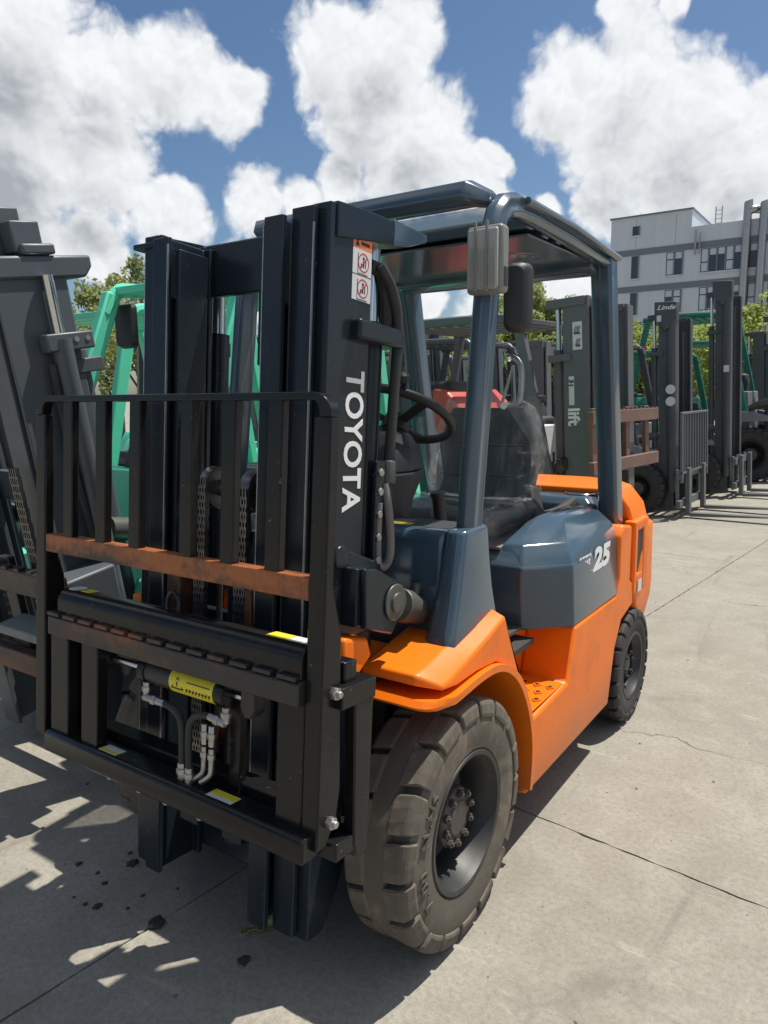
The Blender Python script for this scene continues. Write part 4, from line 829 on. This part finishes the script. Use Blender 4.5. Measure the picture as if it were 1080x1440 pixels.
b = B(); b._add([on_shoulder(772, 733, 1.0), on_shoulder(778, 728, 1.008), on_shoulder(803, 736, .992), on_shoulder(799, 742, .98)], [(0, 1, 2, 3)])
o = b.build('paper_label', 'sticker_white', FL); o.modifiers.new('s', 'SOLIDIFY').thickness = .003
#BACKGROUND
# ================================================================== other forklifts in the yard
def truck(name, label, loc, rz, body='grey_body', hoodc=None, mastc='hazed_black', guardc='hazed_black', cwc=None, H=2.0, tilt=.06, mw=.36, mdep=.17, cz=.12, carc='hazed_black', cww=.52, forks=True, backrest=False, R=.33, py=0., scale=1., gz=2.06, pb=.10, ctop=1.10, plate=False, seatc='vinyl', group=None, lamp=False, bellows=False, inner_up=0., cw2=1.08, forkz=.04):
    t = thing(name, label, 'forklift', loc, rz, group, scale); hoodc = hoodc or body; cwc = cwc or body
    for s_ in (1, -1):
        b = B(); b.prism([(.42, .20), (1.30, .19), (1.40, .45), (1.62, .55), (1.60, .90), (.75, .90), (.70, .48), (.45, .46)], 0, .34*s_, .55*s_); b.build('side_panel', body, t, bevel=.012)
        b = B(); b.prism([(-.22, .74), (-.20, .80), (.10, .86), (.25, .85), (.45, .46), (.40, .46), (.34, .62), (.22, .72), (0, .74)], 0, .36*s_, .57*s_); b.build('front_fender', body, t, bevel=.01)
        b = B(); b.beam((.46*s_, py+pb, .84), (.46*s_, py+.38, gz-.05), .055, .08); b.build('front_pillar', guardc, t, bevel=.01)
        b = B(); b.beam((.46*s_, 1.52, .88), (.46*s_, 1.30, gz-.05), .055, .07); b.build('rear_pillar', guardc, t, bevel=.01)
        b = B(); b.tube([(.46*s_, py+.33, gz-.15), (.46*s_, py+.40, gz-.05), (.46*s_, py+.50, gz-.02), (.46*s_, 1.0, gz-.01), (.46*s_, 1.36, gz-.04)], .035, 8, 4); b.build('roof_rail', guardc, t)
        wheel(t, .475*s_, 0, R, R, .20, R*.58, s_, 22, False, tyre_mat='rubber_black', nuts=0); wheel(t, .48*s_, 1.6, R*.78, R*.78, .16, R*.45, s_, 20, False, tyre_mat='rubber_black', nuts=0)
    y = py+.42
    while y < 1.36:
        b = B(); b.box(-.45, .45, y-.03, y+.03, gz-.055, gz-.015); b.build('roof_bar', guardc, t, bevel=.005); y += .115
    b = B(); b.box(-.34, .34, .0, 1.5, .28, .62); b.build('chassis', 'hazed_black', t)
    b = B(); b.loft([[Vector((x*k, 1.12+(yy-1.12)*k, z)) for x, yy in ((-.5, .78), (-.4, .70), (.4, .70), (.5, .78), (.52, 1.58), (-.52, 1.58))] for z, k in ((.62, 1), (.92, .98), (1.03, .86))]); b.build('engine_hood', hoodc, t, bevel=.02)
    b = B(); b.loft([[Vector(p) for p in ((-.55, 1.62, z0), (.55, 1.62, z0), (.55, 1.95, z0), (.40, 2.1, z0), (-.40, 2.1, z0), (-.55, 1.95, z0))] for z0 in (.34, .9)]+[[Vector(p) for p in ((-.48, 1.58, cw2), (.48, 1.58, cw2), (.46, 1.9, cw2), (.36, 2.02, cw2), (-.36, 2.02, cw2), (-.46, 1.9, cw2))]]); b.build('counterweight', cwc, t, bevel=.02)
    b = B(); b.loft([[Vector(p) for p in ((-.42, y0, z), (.42, y0, z), (.42, y0+.08, z), (-.42, y0+.08, z))] for y0, z in ((.02, .45), (.08, ctop))]); b.build('front_cowl', body, t, bevel=.01)
    b = B(); b.loft([[Vector((x*k, .22+yy*k, z)) for x, yy in ((-.12, -.08), (.12, -.08), (.12, .1), (-.12, .1))] for z, k in ((.9, .8), (1.2, 1.1), (1.32, .8))]); b.build('steering_column', 'plastic_dash', t, bevel=.02)
    c = Vector((0, .38, 1.38)); nv = Vector((0, .5, .866)); sa = Vector((1, 0, 0)); sbv = nv.cross(sa)
    b = B(); b.tube([c+(sa*cos(2*pi*i/24)+sbv*sin(2*pi*i/24))*.18 for i in range(25)], .014, 8, smooth=False); sw_ = b.build('steering_wheel', 'plastic_black', t)
    b = B(); b.beam(c-sa*.17, c+sa*.17, .03, .012, nv); b.build('spoke', 'plastic_black', sw_); b = B(); b.cyl(c, c-nv*.12, .04, 12); b.build('horn_boss', 'plastic_black', sw_)
    b = B(); cushion(b, -.24, .24, .78, 1.22, 1.02, 1.13); b.build('seat_cushion', seatc, t)
    Mx = Matrix.Translation((0, 1.18, 1.10))@Matrix.Rotation(radians(-10), 4, 'X')
    b = B(lambda v: Mx@v); cushion(b, -.23, .23, 0, .11, 0, .42); b.build('seat_backrest', seatc, t)
    # mast
    def xf(v): return Vector((v.x, -.40+v.y*cos(tilt)+(v.z-.3)*sin(tilt), .3+(v.z-.3)*cos(tilt)-v.y*sin(tilt)))
    for s_ in (1, -1):
        b = B(xf); b.prism([(x*s_, yy) for x, yy in ((mw, 0), (mw, mdep), (mw-.07, mdep), (mw-.07, mdep-.02), (mw-.02, mdep-.02), (mw-.02, .02), (mw-.06, .02), (mw-.06, 0))], 2, .10, H); b.build('outer_mast_rail', mastc, t, bevel=.003)
        b = B(xf); b.prism([(x*s_, yy) for x, yy in ((mw-.025, -.03), (mw-.025, -.012), (mw-.075, -.012), (mw-.075, .11), (mw-.03, .11), (mw-.03, .13), (mw-.13, .13), (mw-.13, .11), (mw-.09, .11), (mw-.09, -.012), (mw-.13, -.012), (mw-.13, -.03))], 2, .12, H-.02+inner_up); b.build('inner_mast_rail', mastc, t, bevel=.003)
        b = B(xf); b.cyl(((mw-.06)*s_, mdep+.06, .3), ((mw-.06)*s_, mdep+.06, H*.84), .038, 14); b.build('lift_cylinder', mastc, t)
        b = B(xf); b.cyl(((mw-.06)*s_, mdep+.06, H*.83), ((mw-.06)*s_, mdep+.06, H-.03), .02, 12); b.build('lift_rod', 'chrome', t)
        b = B(xf); b.box((mw-.09)*s_, (mw+.02)*s_, mdep-.06, mdep+.11, H*.80, H*.80+.05); b.build('cylinder_clamp', mastc, t, bevel=.004)
        b = B(xf); b.box((mw-.10)*s_, (mw+.015)*s_, .02, mdep+.12, H-.06, H+.0); b.build('top_lug', mastc, t, bevel=.004)
        chain((mw-.17)*s_, .04, .5, H-.15, .04, t, lambda: B(xf), 'chain_dark', .04)
        b = B(xf); b.cyl((.375*s_, .19, 1.0), (.375*s_, .50, .90), .045, 14); b.build('tilt_cylinder', 'gunmetal', t)
        if bellows:
            b = B(xf); q = []
            for k in range(22):
                p = Vector((.375*s_, .17+.2*k/21, 1.01-.06*k/21)); rr_ = .05 if k % 2 else .036; q.append([p+Vector((cos(a)*rr_, 0, sin(a)*rr_)) for a in [2*pi*i/14 for i in range(14)]])
            b.loft(q); b.build('rubber_bellows', 'rubber_black', t)
    for z in (H-.16, .42, H*.55):
        b = B(xf); b.box(-mw+.1, mw-.1, mdep-.05, mdep-.02, z, z+.12); b.build('mast_crossmember', mastc, t, bevel=.004)
    # carriage
    zc0 = cz+.08
    for z in (zc0, zc0+.34):
        b = B(xf); b.box(-cww, cww, -.13, -.085, z, z+.09); br = b.build('carriage_bar', carc, t, bevel=.005)
        if z > zc0:
            k = -cww+.04
            while k < cww-.03:
                b = B(xf); b.box(k-.015, k+.015, -.128, -.10, z+.09, z+.10); b.build('hook_tooth', carc, br); k += .08
    for x in (-cww+.12, -.10, .10, cww-.12):
        b = B(xf); b.box(x-.035, x+.035, -.084, -.055, zc0-.02, zc0+.45); b.build('carriage_plate', carc, t, bevel=.004)
    if backrest:
        for x in (-cww+.02, cww-.02):
            b = B(xf); b.box(x-.02, x+.02, -.16, -.13, zc0+.30, cz+backrest); b.build('backrest_upright', carc, t, bevel=.004)
        b = B(xf); b.box(-cww, cww, -.161, -.129, cz+backrest, cz+backrest+.03); b.build('backrest_top_bar', carc, t, bevel=.008)
        n = 9
        for k in range(n):
            x = -cww+.06+(2*cww-.12)*(k+.5)/n; b = B(xf); b.box(x-.012, x+.012, -.157, -.133, zc0+.42, cz+backrest); b.build('backrest_bar', carc, t)
        b = B(xf); b.box(-cww, cww, -.16, -.131, zc0+.40, zc0+.425); b.build('backrest_lower_bar', carc, t)
    if forks:
        for s_ in (1, -1):
            x = forks*s_ if forks is not True else .27*s_
            b = B(xf); b.box(x-.05, x+.05, -.185, -.135, cz-forkz, zc0+.46); b.prism([(-.185, cz-.04), (-1.18, cz-.03), (-1.20, cz-.022), (-.185, cz+.005)], 0, x-.05, x+.05); b.build('fork', 'old_mast' if carc != 'rust_brown' else 'rust_brown', t, bevel=.006)
    return t, xf
# mint truck alongside, mast tipped forward
LD = 'mint green forklift with dark grey mast tipped forward, parked beside the orange forklift'
tD, xfD = truck('forklift', LD, (-1.33, .31, 0), 0, 'mint', mastc='grey_dark', guardc='mint', H=1.97, tilt=-.15, mdep=.20, cz=.42, carc='worn_low', forks=False, py=.0, pb=-.10, ctop=1.19, inner_up=.14, cww=.50)
b = B(xfD); b.box(.362, .374, -.03, .235, .95, 1.92); b.build('mast_side_plate', 'grey_dark', tD, bevel=.01)
b = B(xfD); b.loft([[Vector((x, y, z)) for y, z in ((-.025, 1.90), (.31, 1.90), (.34, 1.935), (.34, 1.975), (-.025, 1.975))] for x in (.255, .385)]); b.build('top_lug', 'grey_dark', tD, bevel=.01)
b = B(xfD); b.box(.374, .425, .08, .26, 1.66, 1.72); ck = b.build('cylinder_clamp', 'grey_dark', tD, bevel=.006)
for yy in (.19, .235):
    b = B(xfD); b.cyl((.425, yy, 1.695), (.428, yy, 1.695), .01, 6); b.build('clamp_bolt', 'steel', ck)
b = B(xfD); b.cyl((.40, .145, .40), (.40, .145, 1.70), .036, 18); b.build('lift_cylinder', 'grey_dark', tD)
b = B(xfD); b.cyl((.40, .145, 1.69), (.40, .145, 1.91), .020, 14); b.build('lift_rod', 'chrome', tD)
b = B(xfD); b.box(.19, .30, -.02, .155, 1.93, 2.135); b.build('inner_rail_cap', 'grey_dark', tD, bevel=.004)
b = B(xfD); b.box(.304, .372, .07, .175, 1.985, 2.085); b.build('inner_rail_step', 'grey_dark', tD, bevel=.006)
b = B(xfD); b.box(.306, .392, .085, .205, 1.977, 2.012); b.build('roller_housing', 'grey_dark', tD, bevel=.008)
b = B(xfD); b.box(.372, .3735, -.022, -.004, .9, 1.9); b.build('plate_edge', 'grey_dark', tD)
hose_pts = [(.395, .10, 1.62), (.402, .09, 1.30), (.40, .11, .95), (.39, .10, .70)]
b = B(xfD); b.tube(hose_pts, .013, 8); b.build('hydraulic_hose', 'rubber_black', tD)
chain(.30, -.07, .45, 1.30, .045, tD, lambda: B(xfD), 'chain_dark', .028)
b = B(); b.loft([[Vector((x, y, z)) for x, z in rrect(-.44, 1.86, w_, h_, .03)] for y, w_, h_ in ((.42, .13, .20), (.45, .15, .22))]); b.build('mirror', 'plastic_black', tD)
b = B(xfD); b.box(.15, .50, -.19, -.08, .70, .735); b.build('carriage_shelf', 'grey_body', tD, bevel=.006)
b = B(xfD); b.box(.35, .48, -.13, .12, .70, .90); b.build('tilt_bracket', 'grey_dark', tD, bevel=.01)
truck('forklift', 'mint green forklift standing at the far side of the grey-masted mint forklift', (-2.85, .75, 0), 0, 'mint', mastc='hazed_black', guardc='mint', H=1.9, tilt=.05, cz=.12, py=.12)
# row facing across the yard
truckA, xfA = truck('forklift', 'grey-masted forklift with red hood and raised rusty brown carriage behind the orange forklift', (-.58, 3.80, 0), radians(84), 'offwhite', hoodc='red_paint', mastc='old_mast', guardc='old_mast', cwc='red_paint', H=2.16, tilt=.05, mw=.375, cz=.86, carc='rust_brown', forks=False, py=-.20, cww=.60, bellows=True, mdep=.19, ctop=1.26)
b = B(); b.loft([[Vector((x, y, z)) for y, z in ((.66, 1.03), (.68, 1.30), (.76, 1.44), (.88, 1.54), (1.0, 1.55), (1.02, 1.03))] for x in (-.40, .40)]); b.build('hood_shell', 'red_paint', truckA, bevel=.03, seg=3)
b = B(); cushion(b, -.38, .38, .86, 1.06, 1.50, 1.60); b.build('shell_pad', 'vinyl', truckA)
for k in range(9):
    x = -.40+.09*(k % 5)+.03*(k//5); z = .86+.10*(k//5); b = B(); b.box(x-.006, x+.006, -.005+.06*(z-.6)/.5+.012, .02+.06*(z-.6)/.5, z, z+.09); b.build('cowl_slot', 'ink_black', truckA)
# stickers with writing on its mast
def a_sticker(y0, y1, z0, z1, m, name='mast_sticker', off=0):
    b = B(xfA); b.box(-.3755-off-.0012, -.3755-off, y0, y1, z0, z1); return b.build(name, m, truckA)
a_sticker(.045, .115, 1.80, 1.99, 'sticker_white')
for k in range(7):
    yy = .052+.011*(k % 4)+.004; zz = 1.93-.085*(k//4)
    b = B(xfA); b.tube([(-.3775, yy, zz+.03), (-.3775, yy+.012, zz), (-.3775, yy+.004, zz-.025), (-.3775, yy+.02, zz-.01)], .0025, 5, 3); b.build('handwritten_mark', 'ink_black', truckA)
a_sticker(.11, .15, 1.42, 1.62, 'sticker_white')
text('phone_lettering', '31', 'ink_black', truckA, frame(xfA(Vector((-.378, .145, 1.60))), Vector((0, 0, -1)), Vector((0, -1, 0))), .045, 1.2, .002)
text('rental_lettering', 'lift', 'white_paint', truckA, frame(xfA(Vector((-.3775, .155, 1.40))), Vector((0, -sin(.05), -cos(.05))), Vector((0, -1, 0))), .12, 1.0, .004)
truck('forklift', 'dark forklift squeezed between the rusty-carriage forklift and the lettered black mast', (-1.75, 5.75, 0), radians(87), 'dark_green', mastc='old_mast', guardc='hazed_black', H=2.02, tilt=.04, cz=.3, py=.05, forks=False)
tL1, xf1 = truck('forklift', 'black-masted forklift with slatted backrest and lettered mast head, forks lowered on the concrete', (-.98, 7.90, 0), radians(88), 'grey_body', hoodc='hazed_black', mastc='hazed_black', guardc='hazed_black', cwc='hazed_black', H=2.40, tilt=.05, mw=.40, cz=.05, carc='old_mast', backrest=1.17, cww=.62, forks=.36, py=-.05, forkz=.03, gz=2.1)
tL2, xf2 = truck('forklift', 'tallest black-masted forklift with bare forks lowered, behind the slatted backrest', (-.72, 9.95, 0), radians(88), 'grey_body', hoodc='dark_green', mastc='hazed_black', guardc='dark_green', cwc='dark_green', H=2.85, tilt=.05, mw=.40, cz=.05, carc='old_mast', forks=.30, py=-.05, forkz=.03)
for (tt, xx, H, wr) in ((tL1, xf1, 2.40, True), (tL2, xf2, 2.85, False)):
    b = B(xx); b.loft([[Vector((x, y, z)) for y, z in ((-.05, H-.10), (-.05, H+.12), (.20, H+.14), (.20, H-.06), (.08, H-.20))] for x in (-.46, -.33)]); hd = b.build('mast_head', 'hazed_black', tt, bevel=.01)
    b = B(xx); b.cyl((-.395, .02, .3), (-.395, .02, H-.12), .055, 18); b.build('lift_cylinder', 'hazed_black', tt)
    if wr:
        text('mast_lettering', 'Linde', 'white_paint', tt, frame(xx(Vector((-.462, .17, H+.045))), Vector((0, -1, 0)), Vector((0, 0, 1))), .075, 1.25, .001, shear=.35)
        b = B(xx); b.box(-.463, -.461, .12, .17, H-.09, H-.02); b.build('mast_sticker', 'sticker_white', tt)
        for zz in (1.52, 1.38):
            b = B(xx); b.lathe([(.001, 0), (.055, 0), (.055, -.002)], (-.452, .02, zz), 0, 20); b.build('round_sticker', 'sticker_white', tt)
    else:
        b = B(xx); b.box(-.453, -.4515, -.02, .05, 1.75, 1.84); b.build('mast_sticker', 'sticker_white', tt)
tG, xfG = truck('forklift', 'large dark green forklift with grey side panel and orange square sticker', (-.35, 12.35, 0), radians(90), 'grey_body', hoodc='dark_green', mastc='hazed_black', guardc='dark_green', cwc='dark_green', H=2.0, tilt=.05, cz=.10, R=.33, scale=1.34, forks=.3)
b = B(); b.box(-.5525, -.5505, .80, .98, .70, .86); b.build('square_sticker', 'sticker_orange', tG)
text('panel_lettering', 'G5', 'white_paint', tG, frame(Vector((-.553, .75, .62)), Vector((0, -1, 0)), Vector((0, 0, 1))), .12, 1, .003)
for z in (1.45, 1.60):
    b = B(); b.box(-.51, -.47, 1.30, 1.36, z, z+.09); b.build('tail_lamp', 'tail_red', tG, bevel=.01)
truck('forklift', 'dark green forklift beyond the large one with the orange sticker', (-1.0, 15.2, 0), radians(90), 'dark_green', mastc='hazed_black', guardc='dark_green', H=2.2, scale=1.2)
truck('forklift', 'mint green forklift seen through the gap of the orange forklift mast', (-4.6, 4.6, 0), radians(88), 'mint', mastc='old_mast', guardc='mint', H=2.0, py=.1)
truck('forklift', 'orange forklift far off behind the mint green forklifts', (-5.0, 7.0, 0), radians(88), 'sticker_orange', mastc='hazed_black', guardc='hazed_black', H=2.0)
truck('forklift', 'black forklift with tall grey mast standing behind the red-hooded forklift', (-3.6, 6.3, 0), radians(86), 'hazed_black', mastc='old_mast', guardc='hazed_black', H=2.3, cz=.4, forks=False)
truck('forklift', 'grey forklift with brown carriage behind the black tall-masted forklift', (-3.4, 8.2, 0), radians(88), 'grey_body', mastc='old_mast', guardc='old_mast', carc='rust_brown', H=2.25, cz=.5, forks=False)
truck('forklift', 'mint green forklift deep in the row behind the cab of the orange forklift', (-3.2, 3.0, 0), radians(70), 'mint', mastc='hazed_black', guardc='hazed_black', H=2.05, cz=.3, forks=False)
truck('forklift', 'grey forklift far off behind the dark squeezed-in forklift', (-4.6, 9.4, 0), radians(88), 'grey_body', mastc='old_mast', guardc='hazed_black', H=2.1)
# ------------------------------------------------------------------ office building
FY = 66.0
def fp(u, v): return onplane(u, v, 1, FY)
def zx(u, v): p = fp(840+u/4.5, 260+v/4.5); return p.x, p.z
BLD = thing('office_building', 'pale grey office block with dark window bands behind the trees', 'building', (0, FY, 0))
def bbox(name, m, x0, x1, z0, z1, y0, y1, parent=BLD, bevel=0):
    b = B(); b.box(min(x0, x1), max(x0, x1), y0, y1, min(z0, z1), max(z0, z1)); return b.build(name, m, parent, bevel=bevel)
xl = zx(90, 225)[0]; zt1 = zx(90, 225)[1]; xs = zx(597, 265)[0]; zt2 = zx(597, 265)[1]; XR = 40
wall = bbox('wall', 'facade', xl, XR, 0, zt2, 0, 14)
bbox('parapet_tower', 'facade', xl+.003, xs, zt2, zt1, .003, 13.9)
bbox('parapet_cap', 'facade_band', xl-.1, xs+.1, zt1, zt1+.12, -.12, 14)
zb = [(zx(140, 460)[1], zx(140, 422)[1]), (zx(125, 690)[1], zx(125, 652)[1])]
st = zb[0][0]-zb[1][0]
for k in range(4):
    bbox('dark_band', 'facade_band', xl-.04, XR, zb[0][0]-st*k, zb[0][1]-st*k, -.06, .5)
def window(x0, x1, z0, z1, cols, split, seed):
    w = bbox('window', 'window_dark', x0, x1, z0, z1, -.02, .02)
    rr_ = random.Random(seed); cwd = (x1-x0)/cols
    for c in range(cols):
        a, d = x0+c*cwd, x0+(c+1)*cwd
        if split:
            bl = rr_.random(); zs = z0+(z1-z0)*(.68 if bl < .6 else .42)
            bbox('pane', 'window_blind', a+.08, d-.08, zs+.05, z1-.06, -.05, -.021, w)
            if bl > .5: bbox('pane', 'window_blind', a+.08, d-.08, z0+.08, zs-.05, -.045, -.021, w)
        bbox('mullion', 'facade_band', d-.05, d+.05, z0, z1, -.11, -.02, w)
    bbox('sill', 'facade', x0-.05, x1+.05, z0-.12, z0, -.12, -.02, w)
z1w = zb[0][0]-.05; z0w = z1w-(zx(217, 455)[1]-zx(217, 597)[1])
for k in range(4):
    dz = -st*k
    for (u0, u1, cols, sp) in ((217, 262, 1, False), (437, 541, 2, True), (655, 918, 5, True), (962, 1026, 1, True)):
        xa, xb = zx(u0, 460)[0], zx(u1, 460)[0]; window(xa, xb, z0w+dz, z1w+dz, cols, sp, k*10+u0)
    for q in range(5):
        xa = zx(1090, 460)[0]+q*4.2; window(xa, xa+2.8, z0w+dz, z1w+dz, 2, True, k*31+q)
sx0, sz0 = zx(222, 325); sx1, sz1 = zx(268, 260); window(sx0, sx1, sz0, sz1, 1, False, 3)
for u in (957, 1060):
    x, z = zx(u, 175); b = B(); b.tube([(x, -.35, .5), (x, -.35, z-.3), (x+.1, -.30, z), (x+.5, -.2, z+.15), (x+1.2, 1.0, z+.15)], .32, 14, 5); b.build('vent_duct', 'steel', BLD)
x, z = zx(700, 245); b = B()
for dx in (0, .5): b.cyl((x+dx, 3, z-.3), (x+dx, 3, z+1.9), .05, 6)
for q in range(5): b.cyl((x, 3, z+.2+q*.35), (x+.5, 3, z+.2+q*.35), .03, 5)
b.build('roof_ladder', 'steel', BLD)
x, z = zx(628, 310); b = B(); b.cyl((x, -.3, z-1.7), (x, -.3, z+.3), .08, 8); b.cyl((x+.35, -.3, z-1.7), (x+.35, -.3, z), .06, 8); b.build('wall_pipe', 'steel', BLD)
for q in range(9):   # panel joints on the cladding
    x = xl+2.2+q*3.3
    if x > xs-.3: break
    bbox('cladding_joint', 'facade_band', x-.015, x+.015, zb[0][1]+.1, zt1-.2, -.006, .01)
# ------------------------------------------------------------------ trees
def tree(label, u, vtop, dist, R, lm, n, seed, group='trees along the yard edge', name='broadleaf_tree', lsize=.085, sparse=1.):
    rr_ = random.Random(seed); d = pixdir(u, vtop); k = dist/math.hypot(d.x, d.y); top = CAMP+d*k; H = top.z
    t = thing(name, label, 'tree', (top.x, top.y, 0), rr_.uniform(0, 6), group)
    b = B(); tr = []; lean = Vector((rr_.uniform(-.2, .2), rr_.uniform(-.2, .2), 0))
    for i in range(9):
        q = i/8; tr.append([Vector((cos(a)*.16*(1-q*.8), sin(a)*.16*(1-q*.8), H*.8*q))+lean*q for a in [2*pi*j/10 for j in range(10)]])
    b.loft(tr); trunk = b.build('trunk', 'bark', t)
    cc = Vector((0, 0, H-R*1.02)); clumps = []
    for i in range(int(46*sparse)):
        while True:
            p = Vector((rr_.uniform(-1, 1), rr_.uniform(-1, 1), rr_.uniform(-1, 1)))
            if .12 < p.length < 1: break
        p = p.normalized()*(p.length**.6); p = Vector((p.x*R*1.15, p.y*R*1.15, p.z*R))*rr_.uniform(.75, 1.05)+cc
        clumps.append((p, rr_.uniform(.16, .34)*R))
    for i in range(14):
        p, _ = clumps[i*3 % len(clumps)]; s0 = Vector((0, 0, H*rr_.uniform(.25, .6)))
        b = B(); b.tube([s0, s0.lerp(p, .5)+Vector((0, 0, .2)), p], .03, 6, 4); b.build('limb', 'bark', t)
    vs, fs = [], []
    for i in range(int(n*1.7)):
        p, r_ = clumps[rr_.randrange(len(clumps))]
        q = Vector((rr_.gauss(0, 1), rr_.gauss(0, 1), rr_.gauss(0, .8))).normalized()*r_*rr_.random()**.4; c = p+q
        a = Vector((rr_.gauss(0, 1), rr_.gauss(0, 1), rr_.gauss(0, .7))).normalized(); bb = a.orthogonal().normalized(); bb = Matrix.Rotation(rr_.uniform(0, 6.28), 3, a)@bb; s_ = lsize*rr_.uniform(.6, 1.25)
        k0 = len(vs); vs += [c-a*s_, c+bb*s_*.42, c+a*s_, c-bb*s_*.42]; fs.append((k0, k0+1, k0+2, k0+3))
    me = bpy.data.meshes.new('crown'); me.from_pydata(vs, [], fs); me.materials.append(mat(lm)); inst(me, 'crown', t)
    return t
tree('light green leafy tree standing directly behind the tallest black mast', 1030, 412, 24, 1.9, 'leaf_green', 9000, 1)
tree('light green leafy tree at the far right of the tree row beyond the green forklifts', 1110, 425, 23, 1.9, 'leaf_green', 8000, 2)
tree('yellowish green small tree below the office building windows', 905, 452, 27, 1.4, 'leaf_green', 5000, 3)
tree('rounded olive green tree seen through the overhead guard', 760, 416, 26, 1.7, 'leaf_olive', 8000, 4)
tree('dark narrow tree top rising above the rounded olive trees', 733, 392, 34, 1.5, 'leaf_olive', 6000, 5)
tree('olive green tree seen over the rusty-carriage forklift mast', 815, 420, 27, 1.5, 'leaf_olive', 7000, 6)
tree('olive green tree seen between the guard pillars of the orange forklift', 615, 462, 26, 1.6, 'leaf_olive', 7000, 7)
tree('dense green tree beside the rounded olive tree', 690, 450, 25, 1.6, 'leaf_green', 7000, 8)
tree('thin sparse tree behind the mint green roof', 150, 362, 20, 1.6, 'leaf_olive', 2600, 9, sparse=.6)
tree('thin sparse tree behind the black mast top', 195, 364, 21, 1.5, 'leaf_olive', 2600, 10, sparse=.6)
tree('bushy green tree behind the far grey forklift', 540, 470, 25, 1.6, 'leaf_green', 6000, 11)
tree('bushy green tree below the office building corner', 850, 450, 30, 1.7, 'leaf_green', 6000, 12)
tree('bushy green tree behind the lettered black mast', 965, 455, 29, 1.6, 'leaf_green', 6000, 13)
tree('far green tree behind the mint green forklifts', 20, 450, 24, 1.8, 'leaf_green', 5000, 14)
# ------------------------------------------------------------------ litter on the concrete
def clod(u, v, r, seed):
    p = onplane(u, v, 2, 0); rr_ = random.Random(seed); bmm = bmesh.new(); bmesh.ops.create_icosphere(bmm, subdivisions=2, radius=1)
    for w in bmm.verts:
        k = .75+.5*noise.noise(w.co*1.7+Vector((seed*3.1, 0, 0))); w.co = Vector((w.co.x*r*k*rr_.uniform(.95, 1.05), w.co.y*r*k*1.2, max(w.co.z, -.4)*r*k*.5+.2*r))
    me = bpy.data.meshes.new('mud_clod'); bmm.to_mesh(me); bmm.free(); me.materials.append(mat('mud'))
    o = inst(me, 'mud_clod', None); o.location = (p.x, p.y, 0); tag(o, 'small dark clod of dried mud lying on the shaded concrete', 'mud clod', 'mud clods under the mast')
for i, (u, v, r) in enumerate(((111, 1216, .012), (137, 1228, .008), (187, 1215, .022), (183, 1200, .009), (147, 1243, .011), (136, 1276, .015), (120, 1272, .009), (180, 1278, .007), (220, 1300, .028), (123, 1103, .007), (201, 1260, .008), (60, 1165, .008), (343, 1352, .02), (104, 1262, .006), (250, 1250, .006))): clod(u, v, r, i)
p = onplane(365, 1310, 2, 0); vs, fs = [], []
for i in range(9):
    t = i/8; w = .022*sin(pi*min(1, t*1.02))**.8*(1+.35*sin(t*17)); vs += [(-.055+.11*t, -w, .012+.012*sin(t*5)), (-.055+.11*t, 0, .004+.006*sin(t*4)), (-.055+.11*t, w, .010+.014*cos(t*6))]
for i in range(8):
    for j in range(2): fs.append((i*3+j, i*3+j+1, i*3+j+4, i*3+j+3))
me = bpy.data.meshes.new('dry_leaf'); me.from_pydata(vs, [], fs); me.materials.append(mat('dead_leaf')); o = inst(me, 'dry_leaf', None); o.location = (p.x, p.y, .002); o.rotation_euler = (0, 0, 1.1)
o.modifiers.new('s', 'SOLIDIFY').thickness = .0012; tag(o, 'curled yellow-green dry leaf on the concrete beside the mast foot', 'leaf')

bmm = bmesh.new(); gr = random.Random(11)
for i in range(420):
    p = Vector((gr.uniform(-1.6, 2.6), gr.uniform(-1.0, 5.5), 0)); r = gr.choice((.0016, .002, .003, .0045))*gr.uniform(.7, 1.2)
    m4 = Matrix.Translation(p+Vector((0, 0, r*.35)))@Matrix.Rotation(gr.uniform(0, 6), 4, 'Z')@Matrix.Diagonal((r*1.3, r, r*.6, 1))
    bmesh.ops.create_icosphere(bmm, subdivisions=1, radius=1, matrix=m4)
me = bpy.data.meshes.new('grit'); bmm.to_mesh(me); bmm.free(); me.materials.append(mat('trim_brown')); o = inst(me, 'grit', None); o['kind'] = 'stuff'; tag(o, 'scattered tiny grit and stone chips on the concrete yard', 'grit')
